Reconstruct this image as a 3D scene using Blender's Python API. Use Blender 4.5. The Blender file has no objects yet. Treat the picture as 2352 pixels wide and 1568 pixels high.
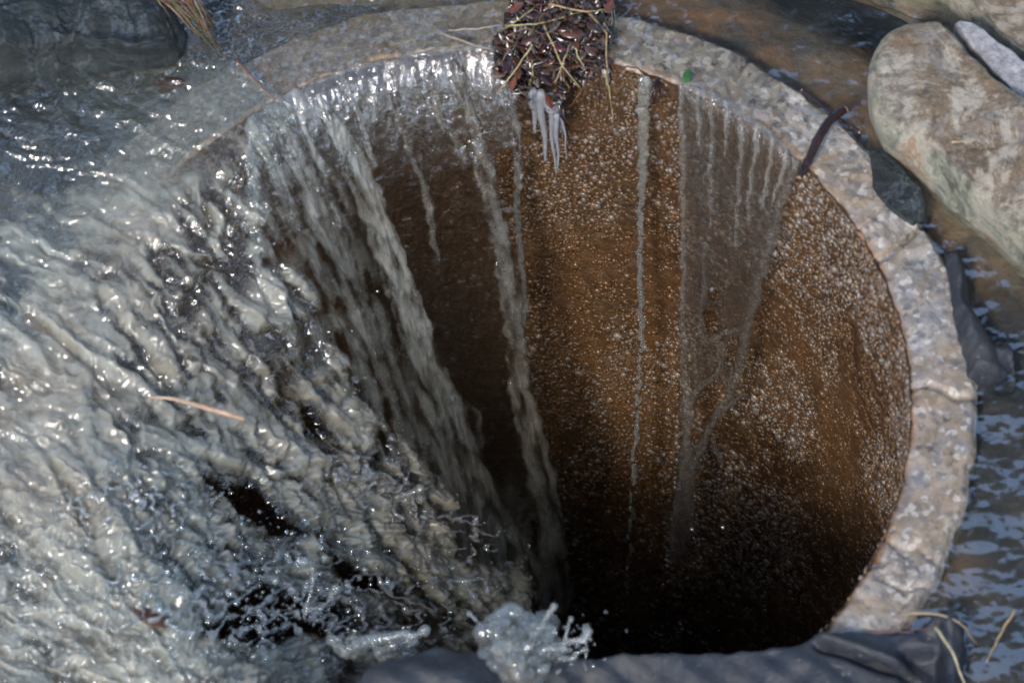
import bpy, math, random
import numpy as np
from math import radians, sin, cos, pi
random.seed(7)
rng = np.random.default_rng(11)
SC = bpy.context.scene
COL = SC.collection

# ---------------------------------------------------------------- camera
R, RO = 0.300, 0.347                      # pipe inner / outer radius (m)
PITCH, ROLL, FPX, DIST = radians(58.435), -0.06797, 16800.0, 5.2
AIM = np.array([0.0217, 0.0499, 0.0])
_f = np.array([0, cos(PITCH), -sin(PITCH)]); _r = np.array([1.0, 0, 0]); _u = np.cross(_r, _f)
CR = cos(ROLL)*_r + sin(ROLL)*_u; CU = -sin(ROLL)*_r + cos(ROLL)*_u; CF = _f
CC = AIM - CF*DIST
cd = bpy.data.cameras.new('camera'); cam = bpy.data.objects.new('camera', cd); COL.objects.link(cam)
from mathutils import Matrix, Vector
cam.matrix_world = Matrix(((CR[0], CU[0], -CF[0], CC[0]), (CR[1], CU[1], -CF[1], CC[1]),
                           (CR[2], CU[2], -CF[2], CC[2]), (0, 0, 0, 1)))
cd.sensor_width = 36; cd.lens = 36*FPX/2352; cd.clip_start = 0.1; cd.clip_end = 400
cd.dof.use_dof = True; cd.dof.focus_distance = 5.62; cd.dof.aperture_fstop = 11.0; cd.dof.aperture_blades = 8
SC.camera = cam

# ---------------------------------------------------------------- world, sun, exposure
W = bpy.data.worlds.new('World'); SC.world = W; W.use_nodes = True
nt = W.node_tree; nt.nodes.clear()
def wn(t, **k):
    n = nt.nodes.new(t)
    for a, b in k.items(): setattr(n, a, b)
    return n
SUN_EL, SUN_AZ = radians(47), radians(204)      # azimuth from +Y towards +X
sky = wn('ShaderNodeTexSky', sky_type='NISHITA', sun_disc=False, sun_elevation=SUN_EL, sun_rotation=SUN_AZ)
wout = wn('ShaderNodeOutputWorld'); wbg = wn('ShaderNodeBackground'); wbg.inputs['Strength'].default_value = 0.13
# added noise pattern on the sky: dark crowns and over-bright gaps for water glints
tc = wn('ShaderNodeTexCoord')
ns = wn('ShaderNodeTexNoise'); ns.inputs['Scale'].default_value = 6.0; ns.inputs['Detail'].default_value = 6; ns.inputs['Roughness'].default_value = .6
rp = wn('ShaderNodeValToRGB'); rp.color_ramp.elements[0].position = .525; rp.color_ramp.elements[1].position = .575
rp.color_ramp.elements[0].color = (.07, .07, .07, 1); rp.color_ramp.elements[1].color = (5.4, 5.3, 5.1, 1)
mx = wn('ShaderNodeMix', data_type='RGBA', blend_type='MULTIPLY'); mx.inputs['Factor'].default_value = 1
wmp = wn('ShaderNodeMapping'); wmp.inputs['Location'].default_value = (1.7, 0, 0); nt.links.new(tc.outputs['Generated'], wmp.inputs['Vector']); nt.links.new(wmp.outputs[0], ns.inputs['Vector']); nt.links.new(ns.outputs['Fac'], rp.inputs['Fac'])
nt.links.new(sky.outputs[0], mx.inputs['A']); nt.links.new(rp.outputs[0], mx.inputs['B'])
nt.links.new(mx.outputs['Result'], wbg.inputs['Color']); nt.links.new(wbg.outputs[0], wout.inputs['Surface'])
sd = bpy.data.lights.new('sun', 'SUN'); sd.energy = 2.0; sd.angle = radians(10); sd.color = (1, .95, .88)
sun = bpy.data.objects.new('sun', sd); COL.objects.link(sun)
sv = Vector((sin(SUN_AZ)*cos(SUN_EL), cos(SUN_AZ)*cos(SUN_EL), sin(SUN_EL)))
sun.rotation_euler = sv.to_track_quat('Z', 'Y').to_euler(); sun.location = sv*20
SC.view_settings.view_transform = 'Standard'; SC.view_settings.look = 'None'
SC.view_settings.exposure = 0.85; SC.view_settings.gamma = 1
cy = SC.cycles
cy.use_denoising = True; cy.max_bounces = 10; cy.transmission_bounces = 10; cy.glossy_bounces = 4; cy.diffuse_bounces = 3
cy.transparent_max_bounces = 8; cy.caustics_refractive = True; cy.caustics_reflective = False; cy.blur_glossy = 0.3
cy.sample_clamp_indirect = 4

# ---------------------------------------------------------------- numeric helpers
def ray(px, py):
    px = np.asarray(px, float); py = np.asarray(py, float)
    return CF + ((px-1176)/FPX)[..., None]*CR - ((py-784)/FPX)[..., None]*CU
def at_z(px, py, z=0.0):
    d = ray(px, py); t = (z - CC[2])/d[..., 2]
    return CC + d*t[..., None]
def _h(ix, iy, iz, s):
    n = (ix*374761393 + iy*668265263 + iz*2147483647 + s*974634777) & 0xffffffff
    n = ((n ^ (n >> 13))*1274126177) & 0xffffffff
    n = ((n ^ (n >> 16))*2246822519) & 0xffffffff
    return (n ^ (n >> 15)) & 0xffffffff
_g3 = np.array([[1,1,0],[-1,1,0],[1,-1,0],[-1,-1,0],[1,0,1],[-1,0,1],[1,0,-1],[-1,0,-1],[0,1,1],[0,-1,1],[0,1,-1],[0,-1,-1]], float)
def noise(x, y, z=None, s=0):
    """gradient noise, about -1..1"""
    x = np.asarray(x, float); y = np.asarray(y, float); three = z is not None
    xi = np.floor(x).astype(np.int64); yi = np.floor(y).astype(np.int64)
    fx = x-xi; fy = y-yi; u = fx**3*(fx*(fx*6-15)+10); v = fy**3*(fy*(fy*6-15)+10)
    if not three:
        r = []
        for a in (0, 1):
            for b in (0, 1):
                th = _h(xi+a, yi+b, 0, s)*(2*pi/4294967296.0)
                r.append(np.cos(th)*(fx-a) + np.sin(th)*(fy-b))
        return (r[0]*(1-u)*(1-v) + r[2]*u*(1-v) + r[1]*(1-u)*v + r[3]*u*v)*1.5
    z = np.asarray(z, float); zi = np.floor(z).astype(np.int64); fz = z-zi; w = fz**3*(fz*(fz*6-15)+10)
    o = 0
    for a in (0, 1):
        for b in (0, 1):
            for c in (0, 1):
                g = _g3[_h(xi+a, yi+b, zi+c, s) % 12]
                o = o + (g[..., 0]*(fx-a)+g[..., 1]*(fy-b)+g[..., 2]*(fz-c))*(u if a else 1-u)*(v if b else 1-v)*(w if c else 1-w)
    return o*1.1
def fbm(x, y, z=None, o=4, s=0, gain=.5):
    t = 0; a = 1
    for k in range(o):
        q = 2.03**k
        t = t + a*noise(x*q+k*7.3, y*q+k*3.1, None if z is None else z*q, s+k); a *= gain
    return t
def sstep(a, b, x):
    t = np.clip((x-a)/(b-a), 0, 1); return t*t*(3-2*t)
def sdpoly(px, py, poly):
    """signed distance to polygon (negative inside)"""
    P = np.array(poly, float); d = np.full(px.shape, 1e18); s = np.ones(px.shape)
    n = len(P)
    for i in range(n):
        a = P[i]; b = P[i-1]; ex, ey = b-a; wx = px-a[0]; wy = py-a[1]
        t = np.clip((wx*ex+wy*ey)/(ex*ex+ey*ey+1e-9), 0, 1)
        d = np.minimum(d, (wx-ex*t)**2 + (wy-ey*t)**2)
        c1 = py >= a[1]; c2 = py < b[1]; c3 = ex*wy > ey*wx
        s = np.where((c1 & c2 & c3) | (~c1 & ~c2 & ~c3), -s, s)
    return s*np.sqrt(d)
def rope(px, py, pts):
    """pts: (x, y, halfwidth). returns bulge 0..1 (round profile) and halfwidth"""
    best = np.zeros(px.shape); hw = np.zeros(px.shape)
    for (x0, y0, w0), (x1, y1, w1) in zip(pts[:-1], pts[1:]):
        ex, ey = x1-x0, y1-y0
        t = np.clip(((px-x0)*ex + (py-y0)*ey)/(ex*ex+ey*ey+1e-9), 0, 1)
        w = w0 + (w1-w0)*t; d = np.hypot(px-x0-ex*t, py-y0-ey*t)
        b = 1-(d/w)**2
        m = b > best; best = np.where(m, b, best); hw = np.where(m, w, hw)
    return np.sqrt(np.clip(best, 0, 1)), hw
def grid_mesh(name, P, keep=None, attrs=None, mat=None, back=None, weld=None, smooth=True, parent=None):
    """P (ny,nx,3) front; back: second surface, welded to the front where weld is True"""
    ny, nx = P.shape[:2]; idx = np.arange(ny*nx).reshape(ny, nx)
    if keep is None: keep = np.ones((ny-1, nx-1), bool)
    a = idx[:-1, :-1][keep]; b = idx[:-1, 1:][keep]; c = idx[1:, 1:][keep]; d = idx[1:, :-1][keep]
    F = np.stack([d, c, b, a], -1); V = P.reshape(-1, 3)
    at = {k: v.reshape(-1) for k, v in (attrs or {}).items()}
    if back is not None:
        m = np.arange(ny*nx) + ny*nx; wl = weld.reshape(-1); m[wl] = np.arange(ny*nx)[wl]
        F = np.concatenate([F, m[np.stack([a, b, c, d], -1)]]); V = np.concatenate([V, back.reshape(-1, 3)])
        at = {k: np.concatenate([v, v]) for k, v in at.items()}
    used, inv = np.unique(F, return_inverse=True); F = inv.reshape(F.shape); V = V[used]
    at = {k: v[used] for k, v in at.items()}
    return raw_mesh(name, V, F, mat, at, smooth, parent)
def raw_mesh(name, V, F, mat=None, attrs=None, smooth=True, parent=None):
    me = bpy.data.meshes.new(name); n = F.shape[1]
    me.vertices.add(len(V)); me.vertices.foreach_set('co', np.ascontiguousarray(V, dtype=np.float32).ravel())
    me.loops.add(F.size); me.loops.foreach_set('vertex_index', F.astype(np.int32).ravel())
    me.polygons.add(len(F)); me.polygons.foreach_set('loop_start', np.arange(0, F.size, n, dtype=np.int32))
    me.polygons.foreach_set('loop_total', np.full(len(F), n, np.int32))
    me.update(calc_edges=True)
    me.polygons.foreach_set('use_smooth', np.full(len(F), smooth))
    for k, v in (attrs or {}).items():
        if v.ndim == 1:
            me.attributes.new(k, 'FLOAT', 'POINT').data.foreach_set('value', v.astype(np.float32))
        else:
            me.attributes.new(k, 'FLOAT_COLOR', 'POINT').data.foreach_set('color', np.c_[v, np.ones(len(v))].astype(np.float32).ravel())
    if mat: me.materials.append(mat)
    o = bpy.data.objects.new(name, me); COL.objects.link(o)
    if parent: o.parent = parent
    return o
def tag(o, label=None, cat=None, group=None, kind=None):
    if label: o['label'] = label
    if cat: o['category'] = cat
    if group: o['group'] = group
    if kind: o['kind'] = kind
    return o
def empty(name, loc, label, cat, group=None):
    e = bpy.data.objects.new(name, None); COL.objects.link(e); e.location = loc; e.empty_display_size = .02
    return tag(e, label, cat, group)
def local(V, root): return V - np.array(root.location)
class MB:
    """collects several simple shapes in one mesh"""
    def __init__(s): s.V = []; s.F = []; s.n = 0; s.C = []
    def add(s, V, F, col=None):
        V = np.asarray(V, float); s.V.append(V); s.F.append(np.asarray(F)+s.n); s.n += len(V)
        if col is not None: s.C.append(np.tile(np.array(col, float), (len(V), 1)))
    def tube(s, pts, rad, seg=6, col=None):
        pts = np.array(pts, float); rad = np.broadcast_to(rad, (len(pts),)); rings = []
        T = np.gradient(pts, axis=0); ref = np.array([.3, .2, .93])
        for p, t, r_ in zip(pts, T, rad):
            t = t/(np.linalg.norm(t)+1e-12); a = np.cross(t, ref)
            if np.linalg.norm(a) < .05: a = np.cross(t, [1, 0, 0])
            a /= np.linalg.norm(a); b = np.cross(t, a); th = np.arange(seg)*2*pi/seg
            rings.append(p + r_*(np.cos(th)[:, None]*a + np.sin(th)[:, None]*b))
        n = len(pts); V = np.concatenate(rings+[pts[:1], pts[-1:]]); F = []
        for i in range(n-1):
            for k in range(seg):
                F.append((i*seg+k, i*seg+(k+1) % seg, (i+1)*seg+(k+1) % seg, (i+1)*seg+k))
        e = n*seg
        for k in range(0, seg, 2):
            F.append((e, (k+2) % seg, (k+1) % seg, k)); F.append((e+1, (n-1)*seg+k, (n-1)*seg+(k+1) % seg, (n-1)*seg+(k+2) % seg))
        s.add(V, F, col)
    def ball(s, c, r, seg=10, col=None, squash=(1, 1, 1)):
        nr = seg//2+1; V = []; F = []
        for i in range(nr+1):
            ph = pi*i/nr
            for k in range(seg):
                th = 2*pi*k/seg; V.append((sin(ph)*cos(th), sin(ph)*sin(th), cos(ph)))
        V = np.array(V)*r*np.array(squash) + np.array(c)
        for i in range(nr):
            for k in range(seg): F.append(((i+1)*seg+k, (i+1)*seg+(k+1) % seg, i*seg+(k+1) % seg, i*seg+k))
        s.add(V, F, col)
    def build(s, name, mat, parent=None, smooth=True):
        at = {'col': np.concatenate(s.C)} if s.C else None
        return raw_mesh(name, np.concatenate(s.V), np.concatenate(s.F), mat, at, smooth, parent)

# ---------------------------------------------------------------- materials
class NT:
    def __init__(s, name):
        s.m = bpy.data.materials.new(name); s.m.use_nodes = True; s.t = s.m.node_tree; s.t.nodes.clear()
        s.out = s.n('ShaderNodeOutputMaterial')
    def n(s, t, **k):
        n = s.t.nodes.new(t)
        for a, b in k.items():
            if a.startswith('i_'):
                n.inputs[a[2:].replace('_', ' ')].default_value = b
            else: setattr(n, a, b)
        return n
    def l(s, a, b): s.t.links.new(a, b)
    def coord(s, scale=(1, 1, 1)):
        c = s.n('ShaderNodeTexCoord'); m = s.n('ShaderNodeMapping'); m.inputs['Scale'].default_value = scale
        s.l(c.outputs['Object'], m.inputs['Vector']); return m.outputs[0]
    def noise(s, scale, detail=4, rough=.55, vec=None, dist=0):
        n = s.n('ShaderNodeTexNoise'); n.inputs['Scale'].default_value = scale; n.inputs['Detail'].default_value = detail
        n.inputs['Roughness'].default_value = rough; n.inputs['Distortion'].default_value = dist
        s.l(vec if vec is not None else s.coord(), n.inputs['Vector']); return n.outputs['Fac']
    def vor(s, scale, vec=None, feature='F1', out='Distance'):
        n = s.n('ShaderNodeTexVoronoi', feature=feature); n.inputs['Scale'].default_value = scale
        s.l(vec if vec is not None else s.coord(), n.inputs['Vector']); return n.outputs[out]
    def ramp(s, fac, stops, interp='LINEAR'):
        r = s.n('ShaderNodeValToRGB'); e = r.color_ramp.elements; r.color_ramp.interpolation = interp
        while len(e) < len(stops): e.new(.5)
        for q, (p, c) in zip(e, stops):
            q.position = p; q.color = (c, c, c, 1) if not hasattr(c, '__len__') else (*c, 1)
        s.l(fac, r.inputs[0]); return r.outputs[0]
    def mix(s, f, a, b, blend='MIX'):
        m = s.n('ShaderNodeMix', data_type='RGBA', blend_type=blend)
        for sock, v in (('Factor', f), ('A', a), ('B', b)):
            i = [q for q in m.inputs if q.name == sock and (q.type == 'VALUE' if sock == 'Factor' else q.type == 'RGBA')][0]
            if hasattr(v, 'is_output') or hasattr(v, 'links'): s.l(v, i)
            else: i.default_value = v if sock == 'Factor' else (*v, 1)
        return [q for q in m.outputs if q.type == 'RGBA'][0]
    def math(s, op, a, b=0.0, clamp=False):
        m = s.n('ShaderNodeMath', operation=op, use_clamp=clamp)
        for i, v in ((0, a), (1, b)):
            if hasattr(v, 'links'): s.l(v, m.inputs[i])
            else: m.inputs[i].default_value = v
        return m.outputs[0]
    def bump(s, h, strength=.5, dist=.001, nrm=None):
        b = s.n('ShaderNodeBump'); b.inputs['Strength'].default_value = strength; b.inputs['Distance'].default_value = dist
        s.l(h, b.inputs['Height'])
        if nrm is not None: s.l(nrm, b.inputs['Normal'])
        return b.outputs[0]
    def bsdf(s, **k):
        b = s.n('ShaderNodeBsdfPrincipled')
        for a, v in k.items():
            i = b.inputs[a.replace('_', ' ')]
            if hasattr(v, 'links'): s.l(v, i)
            else: i.default_value = v if not (hasattr(v, '__len__') and len(v) == 3 and i.type == 'RGBA') else (*v, 1)
        return b.outputs[0]
    def attr(s, name, out='Fac'):
        return s.n('ShaderNodeAttribute', attribute_name=name).outputs[out]
    def fin(s, sh): s.l(sh, s.out.inputs['Surface']); return s.m

def m_water(name, murk=(.30, .31, .27), amb=0.0, bs=260, rough=.09, clear=(.90, .94, .93), bd=.0016, bst=.5, refr=.0, fi=1.9, stretch=(1, 1, 1)):
    """clear water with suspended silt and entrained air; attribute 'air' says how cloudy it is"""
    t = NT(name)
    nrm = t.bump(t.noise(bs, 3, .6, t.coord(stretch), dist=.8), bst, bd); nrm = t.bump(t.noise(bs*2.7, 2, .6, t.coord(stretch), dist=.5), bst*.5, bd*.4, nrm)
    tr = t.n('ShaderNodeBsdfTransparent'); tr.inputs[0].default_value = (*clear, 1); cl_ = tr.outputs[0]
    if refr:
        rf = t.n('ShaderNodeBsdfRefraction'); rf.inputs['Color'].default_value = (*clear, 1); rf.inputs['Roughness'].default_value = .0; rf.inputs['IOR'].default_value = 1.33
        t.l(nrm, rf.inputs['Normal']); m0 = t.n('ShaderNodeMixShader'); m0.inputs[0].default_value = refr; t.l(cl_, m0.inputs[1]); t.l(rf.outputs[0], m0.inputs[2]); cl_ = m0.outputs[0]
    mc = t.mix(t.noise(60, 4), tuple(c*.8 for c in murk), tuple(c*1.15 for c in murk))
    mc = t.mix(t.ramp(t.noise(8, 4, .6, dist=.5), [(.48, 0), (.66, .5)]), mc, (murk[0]*1.05, murk[0]*.84, murk[0]*.60))
    d = t.bsdf(Base_Color=mc, Roughness=.5, Subsurface_Weight=1.0, Subsurface_Radius=(1, 1, .9), Subsurface_Scale=.011, Specular_IOR_Level=0.0, Normal=nrm)
    a = t.attr('air'); a = t.math('ADD', a, amb, True)
    m1 = t.n('ShaderNodeMixShader'); t.l(a, m1.inputs[0]); t.l(cl_, m1.inputs[1]); t.l(d, m1.inputs[2])
    ge = t.n('ShaderNodeNewGeometry'); fr = t.n('ShaderNodeFresnel'); t.l(t.math('SUBTRACT', fi, t.math('MULTIPLY', ge.outputs['Backfacing'], fi-1/fi)), fr.inputs['IOR']); t.l(nrm, fr.inputs['Normal'])
    gl = t.n('ShaderNodeBsdfGlossy'); gl.inputs['Roughness'].default_value = rough; t.l(nrm, gl.inputs['Normal'])
    m2 = t.n('ShaderNodeMixShader'); t.l(fr.outputs[0], m2.inputs[0]); t.l(m1.outputs[0], m2.inputs[1]); t.l(gl.outputs[0], m2.inputs[2])
    return t.fin(m2.outputs[0])
M_STREAM = m_water('rushing_water', murk=(.37, .37, .31), clear=(.88, .90, .87), bs=75, bd=.0045, bst=.42, rough=.08, fi=1.75)
M_FALL = m_water('falling_water', murk=(.40, .41, .38), bs=110, bd=.0032, bst=.7, rough=.06, clear=(.97, .98, .97), refr=.35, fi=2.0)
M_VEIL = m_water('veil_water', murk=(.36, .37, .36), bs=210, bd=.0035, bst=.9, rough=.06, clear=(.985, .985, .98), refr=.22, fi=1.6, stretch=(1, 1, .10))
M_POOL = m_water('pool_water', murk=(.15, .15, .13), bs=34, bd=.0012, bst=.14, rough=.05, clear=(.88, .87, .83), fi=1.85)
def m_drop():
    t = NT('water_drop')
    return t.fin(t.bsdf(Base_Color=(.97, .98, 1), Roughness=.0, IOR=1.333, Transmission_Weight=1.0))
M_DROP = m_drop()
def m_ice():
    t = NT('icicle_ice'); n = t.bump(t.noise(220, 3), .4, .001)
    return t.fin(t.bsdf(Base_Color=(.48, .49, .52), Roughness=.12, IOR=1.31, Transmission_Weight=.55, Normal=n))
M_ICE = m_ice()
def m_ring():
    t = NT('wet_aggregate_concrete')
    base = t.ramp(t.noise(22, 5, .6), [(.3, (.13, .105, .08)), (.5, (.25, .22, .185)), (.7, (.35, .32, .275))])
    base = t.mix(t.ramp(t.noise(9, 4, .6, dist=1), [(.45, 0), (.68, .55)]), base, (.24, .15, .075))
    wv = t.n('ShaderNodeVectorMath', operation='ADD'); nv = t.n('ShaderNodeTexNoise'); nv.inputs['Scale'].default_value = 90; t.l(t.coord(), nv.inputs['Vector']); sc_ = t.n('ShaderNodeVectorMath', operation='SCALE'); sc_.inputs['Scale'].default_value = .012; t.l(nv.outputs['Color'], sc_.inputs[0]); t.l(t.coord(), wv.inputs[0]); t.l(sc_.outputs[0], wv.inputs[1]); wv = wv.outputs[0]
    v = t.vor(120, wv, out='Color'); vd = t.vor(120, wv)
    sep = t.n('ShaderNodeSeparateColor'); t.l(v, sep.inputs[0])
    peb = t.ramp(sep.outputs[0], [(0, (.08, .08, .09)), (.35, (.22, .20, .18)), (.6, (.42, .39, .34)), (.85, (.34, .23, .16)), (1, (.50, .47, .42))], 'CONSTANT')
    sel = t.math('MULTIPLY', t.ramp(sep.outputs[1], [(.45, 0), (.5, 1)]), t.ramp(vd, [(.22, 1), (.45, 0)]))
    c = t.mix(t.math('MULTIPLY', sel, t.ramp(t.noise(30, 3), [(.36, .15), (.62, .7)])), base, peb)
    v2 = t.vor(240, out='Color'); s2 = t.n('ShaderNodeSeparateColor'); t.l(v2, s2.inputs[0])
    c = t.mix(t.ramp(s2.outputs[2], [(.68, 0), (.72, .55)]), c, t.ramp(s2.outputs[0], [(0, (.09, .09, .1)), (.5, (.5, .47, .42))], 'CONSTANT'))
    # rusty inner lip
    ed = t.ramp(t.attr('lip'), [(0, 0), (1, 1)])
    c = t.mix(t.math('MULTIPLY', ed, t.ramp(t.noise(40, 4), [(.3, .3), (.6, 1)])), c, (.26, .11, .035))
    c = t.mix(t.ramp(t.noise(55, 6, .75, dist=1.5), [(.5, 0), (.62, .6)]), c, (.075, .07, .065))
    c = t.mix(t.ramp(t.noise(18, 4, .6, dist=1.2), [(.52, 0), (.68, .4)]), c, (.20, .21, .23))
    c = t.mix(t.ramp(t.noise(13, 5, .65, dist=2.0), [(.50, 0), (.60, .6)]), c, (.21, .14, .07))
    c = t.mix(t.ramp(t.noise(70, 4, .7), [(.60, 0), (.66, .8)]), c, (.04, .037, .035))
    n = t.bump(t.noise(150, 6, .75), .7, .0018); n = t.bump(t.noise(40, 4, .6, dist=1), .6, .004, n)
    ro = t.ramp(t.noise(16, 4), [(.38, .07), (.66, .30)])
    return t.fin(t.bsdf(Base_Color=c, Roughness=ro, Normal=n, Specular_IOR_Level=.6))
M_RING = m_ring()
def m_wall():
    t = NT('rusty_silted_wall')
    vec = t.coord((1, 1, .55))
    c = t.ramp(t.noise(16, 6, .65, vec), [(.28, (.020, .012, .007)), (.45, (.060, .034, .016)), (.58, (.100, .048, .020)), (.75, (.085, .062, .042))])
    c = t.mix(t.ramp(t.noise(7, 4, .6, vec), [(.45, 0), (.62, .8)]), c, (.045, .018, .008))
    c = t.mix(t.ramp(t.noise(26, 5, .6, t.coord((1, 1, .12))), [(.5, 0), (.66, .8)]), c, (.115, .05, .014))
    c = t.mix(t.ramp(t.noise(170, 3, .6), [(.5, 0), (.75, .6)]), c, (.22, .13, .06))
    n = t.bump(t.noise(330, 5, .7), 1, .0016)
    ro = t.ramp(t.noise(60, 4), [(.35, .25), (.65, .6)])
    return t.fin(t.bsdf(Base_Color=c, Roughness=ro, Normal=n))
M_WALL = m_wall()
def m_pebble():
    t = NT('pebble_stone')
    c = t.mix(t.ramp(t.noise(500, 3), [(.35, 0), (.7, .5)]), t.attr('col', 'Color'), (.10, .06, .03))
    return t.fin(t.bsdf(Base_Color=c, Roughness=.28, Specular_IOR_Level=.55))
M_PEB = m_pebble()
def m_bed():
    t = NT('silty_bed')
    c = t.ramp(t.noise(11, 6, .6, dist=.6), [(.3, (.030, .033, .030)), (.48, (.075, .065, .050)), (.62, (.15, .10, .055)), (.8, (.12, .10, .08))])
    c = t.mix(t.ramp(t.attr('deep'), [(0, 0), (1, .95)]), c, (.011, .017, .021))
    c = t.mix(t.ramp(t.noise(120, 4, .7), [(.5, 0), (.7, .7)]), c, (.035, .032, .03))
    c = t.mix(t.math('MULTIPLY', t.attr('silt'), t.ramp(t.noise(38, 6, .75), [(.42, 0), (.62, .8)])), c, (.19, .095, .04))
    return t.fin(t.bsdf(Base_Color=c, Roughness=.7, Normal=t.bump(t.noise(90, 5), .8, .004)))
M_BED = m_bed()
def m_rock(name, ramp, patch, patch2, sc=1.0, rough=(.35, .75), wet=False):
    t = NT(name)
    c = t.ramp(t.noise(14*sc, 7, .68, dist=.5), ramp)
    c = t.mix(t.ramp(t.noise(20*sc, 8, .75, dist=.8), [(.50, 0), (.56, .85)]), c, patch)
    c = t.mix(t.ramp(t.noise(9*sc, 8, .7, dist=.3), [(.55, 0), (.63, .8)]), c, patch2)
    c = t.mix(t.ramp(t.noise(110*sc, 5, .75), [(.52, 0), (.66, .65)]), c, tuple(x*.25 for x in patch2))
    c = t.mix(t.ramp(t.noise(200, 4, .7), [(.5, 0), (.7, .4)]), c, patch)
    c = t.mix(t.ramp(t.attr('edge'), [(0, 0), (1, .9)]), c, t.ramp(t.noise(30, 9, .8, dist=.6), [(.36, (.07, .075, .055)), (.46, (.30, .31, .24)), (.54, (.58, .53, .43)), (.6, (.42, .25, .14)), (.68, (.60, .56, .48))]))
    n = t.bump(t.noise(38*sc, 10, .75), 1, .012)
    n = t.bump(t.noise(300, 6, .75), .9, .002, n)
    ro = t.ramp(t.noise(18, 4), [(.35, rough[0]), (.65, rough[1])])
    return t.fin(t.bsdf(Base_Color=c, Roughness=ro, Normal=n))
M_ROCK = m_rock('lichened_stone', [(.32, (.07, .055, .045)), (.45, (.25, .17, .10)), (.55, (.27, .24, .21)), (.68, (.42, .36, .29))], (.56, .49, .39), (.20, .125, .065))
M_ROCK2 = m_rock('tan_stone', [(.3, (.16, .11, .07)), (.5, (.36, .28, .19)), (.7, (.50, .42, .32))], (.52, .45, .36), (.24, .14, .07))
def m_dark():
    t = NT('wet_black_stone')
    c = t.ramp(t.noise(30, 6, .7), [(.35, (.006, .009, .010)), (.6, (.014, .020, .020)), (.8, (.028, .036, .034))])
    vein = t.ramp(t.noise(9, 6, .65, dist=1.2), [(.485, 0), (.5, 1), (.515, 0)])
    c = t.mix(t.math('MULTIPLY', vein, .22), c, (.16, .19, .23))
    n = t.bump(t.noise(70, 7, .7), .9, .004)
    return t.fin(t.bsdf(Base_Color=c, Roughness=t.ramp(t.noise(50, 4), [(.4, .4), (.6, .8)]), Normal=n))
M_DARK = m_dark()
def m_liner():
    t = NT('charcoal_liner_fabric')
    w = t.n('ShaderNodeTexWave', wave_type='BANDS', bands_direction='DIAGONAL'); w.inputs['Scale'].default_value = 260
    t.l(t.coord(), w.inputs['Vector'])
    c = t.mix(t.ramp(t.noise(35, 5, .6), [(.45, 0), (.75, .8)]), (.013, .016, .024), (.034, .036, .040))
    c = t.mix(t.ramp(t.noise(160, 4, .7), [(.64, 0), (.70, .7)]), c, (.22, .2, .17))
    c = t.mix(t.ramp(t.noise(24, 6, .7), [(.5, 0), (.7, .45)]), c, (.10, .09, .075))
    n = t.bump(w.outputs['Fac'], .35, .0006); n = t.bump(t.noise(60, 6, .65, dist=1), .6, .004, n); n = t.bump(t.noise(320, 4, .7), .6, .0008, n)
    return t.fin(t.bsdf(Base_Color=c, Roughness=t.ramp(t.noise(25, 4), [(.4, .35), (.62, .6)]), Normal=n, Specular_IOR_Level=.5))
M_LINER = m_liner()
def m_col(name, rough=.4, spec=.5, mul=1.0):
    t = NT(name); c = t.mix(t.ramp(t.noise(260, 4), [(.35, 0), (.7, .55)]), t.attr('col', 'Color'), (.02, .013, .01))
    return t.fin(t.bsdf(Base_Color=c, Roughness=rough, Specular_IOR_Level=spec))
M_LITTER = m_col('wet_leaf_litter', .18, .7)
M_STRAW = m_col('dry_straw', .4)
def m_plain(name, a, b, rough=.4, sc=120, bump=.5, **k):
    t = NT(name)
    return t.fin(t.bsdf(Base_Color=t.mix(t.ramp(t.noise(sc, 5, .65), [(.35, 0), (.65, 1)]), a, b), Roughness=rough, Normal=t.bump(t.noise(sc*2, 4), bump, .001), **k))
M_BARK = m_plain('wet_bark', (.005, .004, .004), (.030, .010, .008), .14)
M_BARK2 = m_plain('pale_stripped_wood', (.24, .13, .08), (.46, .33, .23), .4)
M_LEAF = m_plain('green_leaf', (.015, .06, .012), (.03, .12, .03), .3)
M_SNOW = m_plain('grainy_ice', (.16, .15, .15), (.36, .34, .34), .5, 200)

# ---------------------------------------------------------------- ground and bed
def polar(name, radii, nth, zf, mat, attrs=None, th0=0, th1=2*pi, parent=None):
    th = np.linspace(th0, th1, nth); RR, TH = np.meshgrid(radii, th, indexing='ij')
    X = RR*np.cos(TH); Y = RR*np.sin(TH); Z, dR = zf(X, Y, RR, TH)
    X = (RR+dR)*np.cos(TH); Y = (RR+dR)*np.sin(TH)
    P = np.stack([X, Y, Z], -1)
    return grid_mesh(name, P[::-1], attrs={k: f(X, Y, RR, TH)[::-1] for k, f in (attrs or {}).items()}, mat=mat, parent=parent)
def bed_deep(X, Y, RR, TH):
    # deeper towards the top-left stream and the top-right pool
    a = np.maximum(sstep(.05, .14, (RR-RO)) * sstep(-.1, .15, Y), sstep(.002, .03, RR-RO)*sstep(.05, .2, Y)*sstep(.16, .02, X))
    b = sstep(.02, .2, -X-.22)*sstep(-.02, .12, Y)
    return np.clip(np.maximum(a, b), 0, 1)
def silt(X, Y):
    a = at_z(np.array(1560.), np.array(60.), -.03); q = ((X-a[0])/.075)**2 + ((Y-a[1]+.25*(X-a[0]))/.022)**2
    r_ = np.hypot(X, Y); return np.clip(np.exp(-q) + .8*np.exp(-((r_-RO-.02)/.014)**2)*sstep(.0, .12, X)*sstep(.1, .2, Y), 0, 1)
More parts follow.
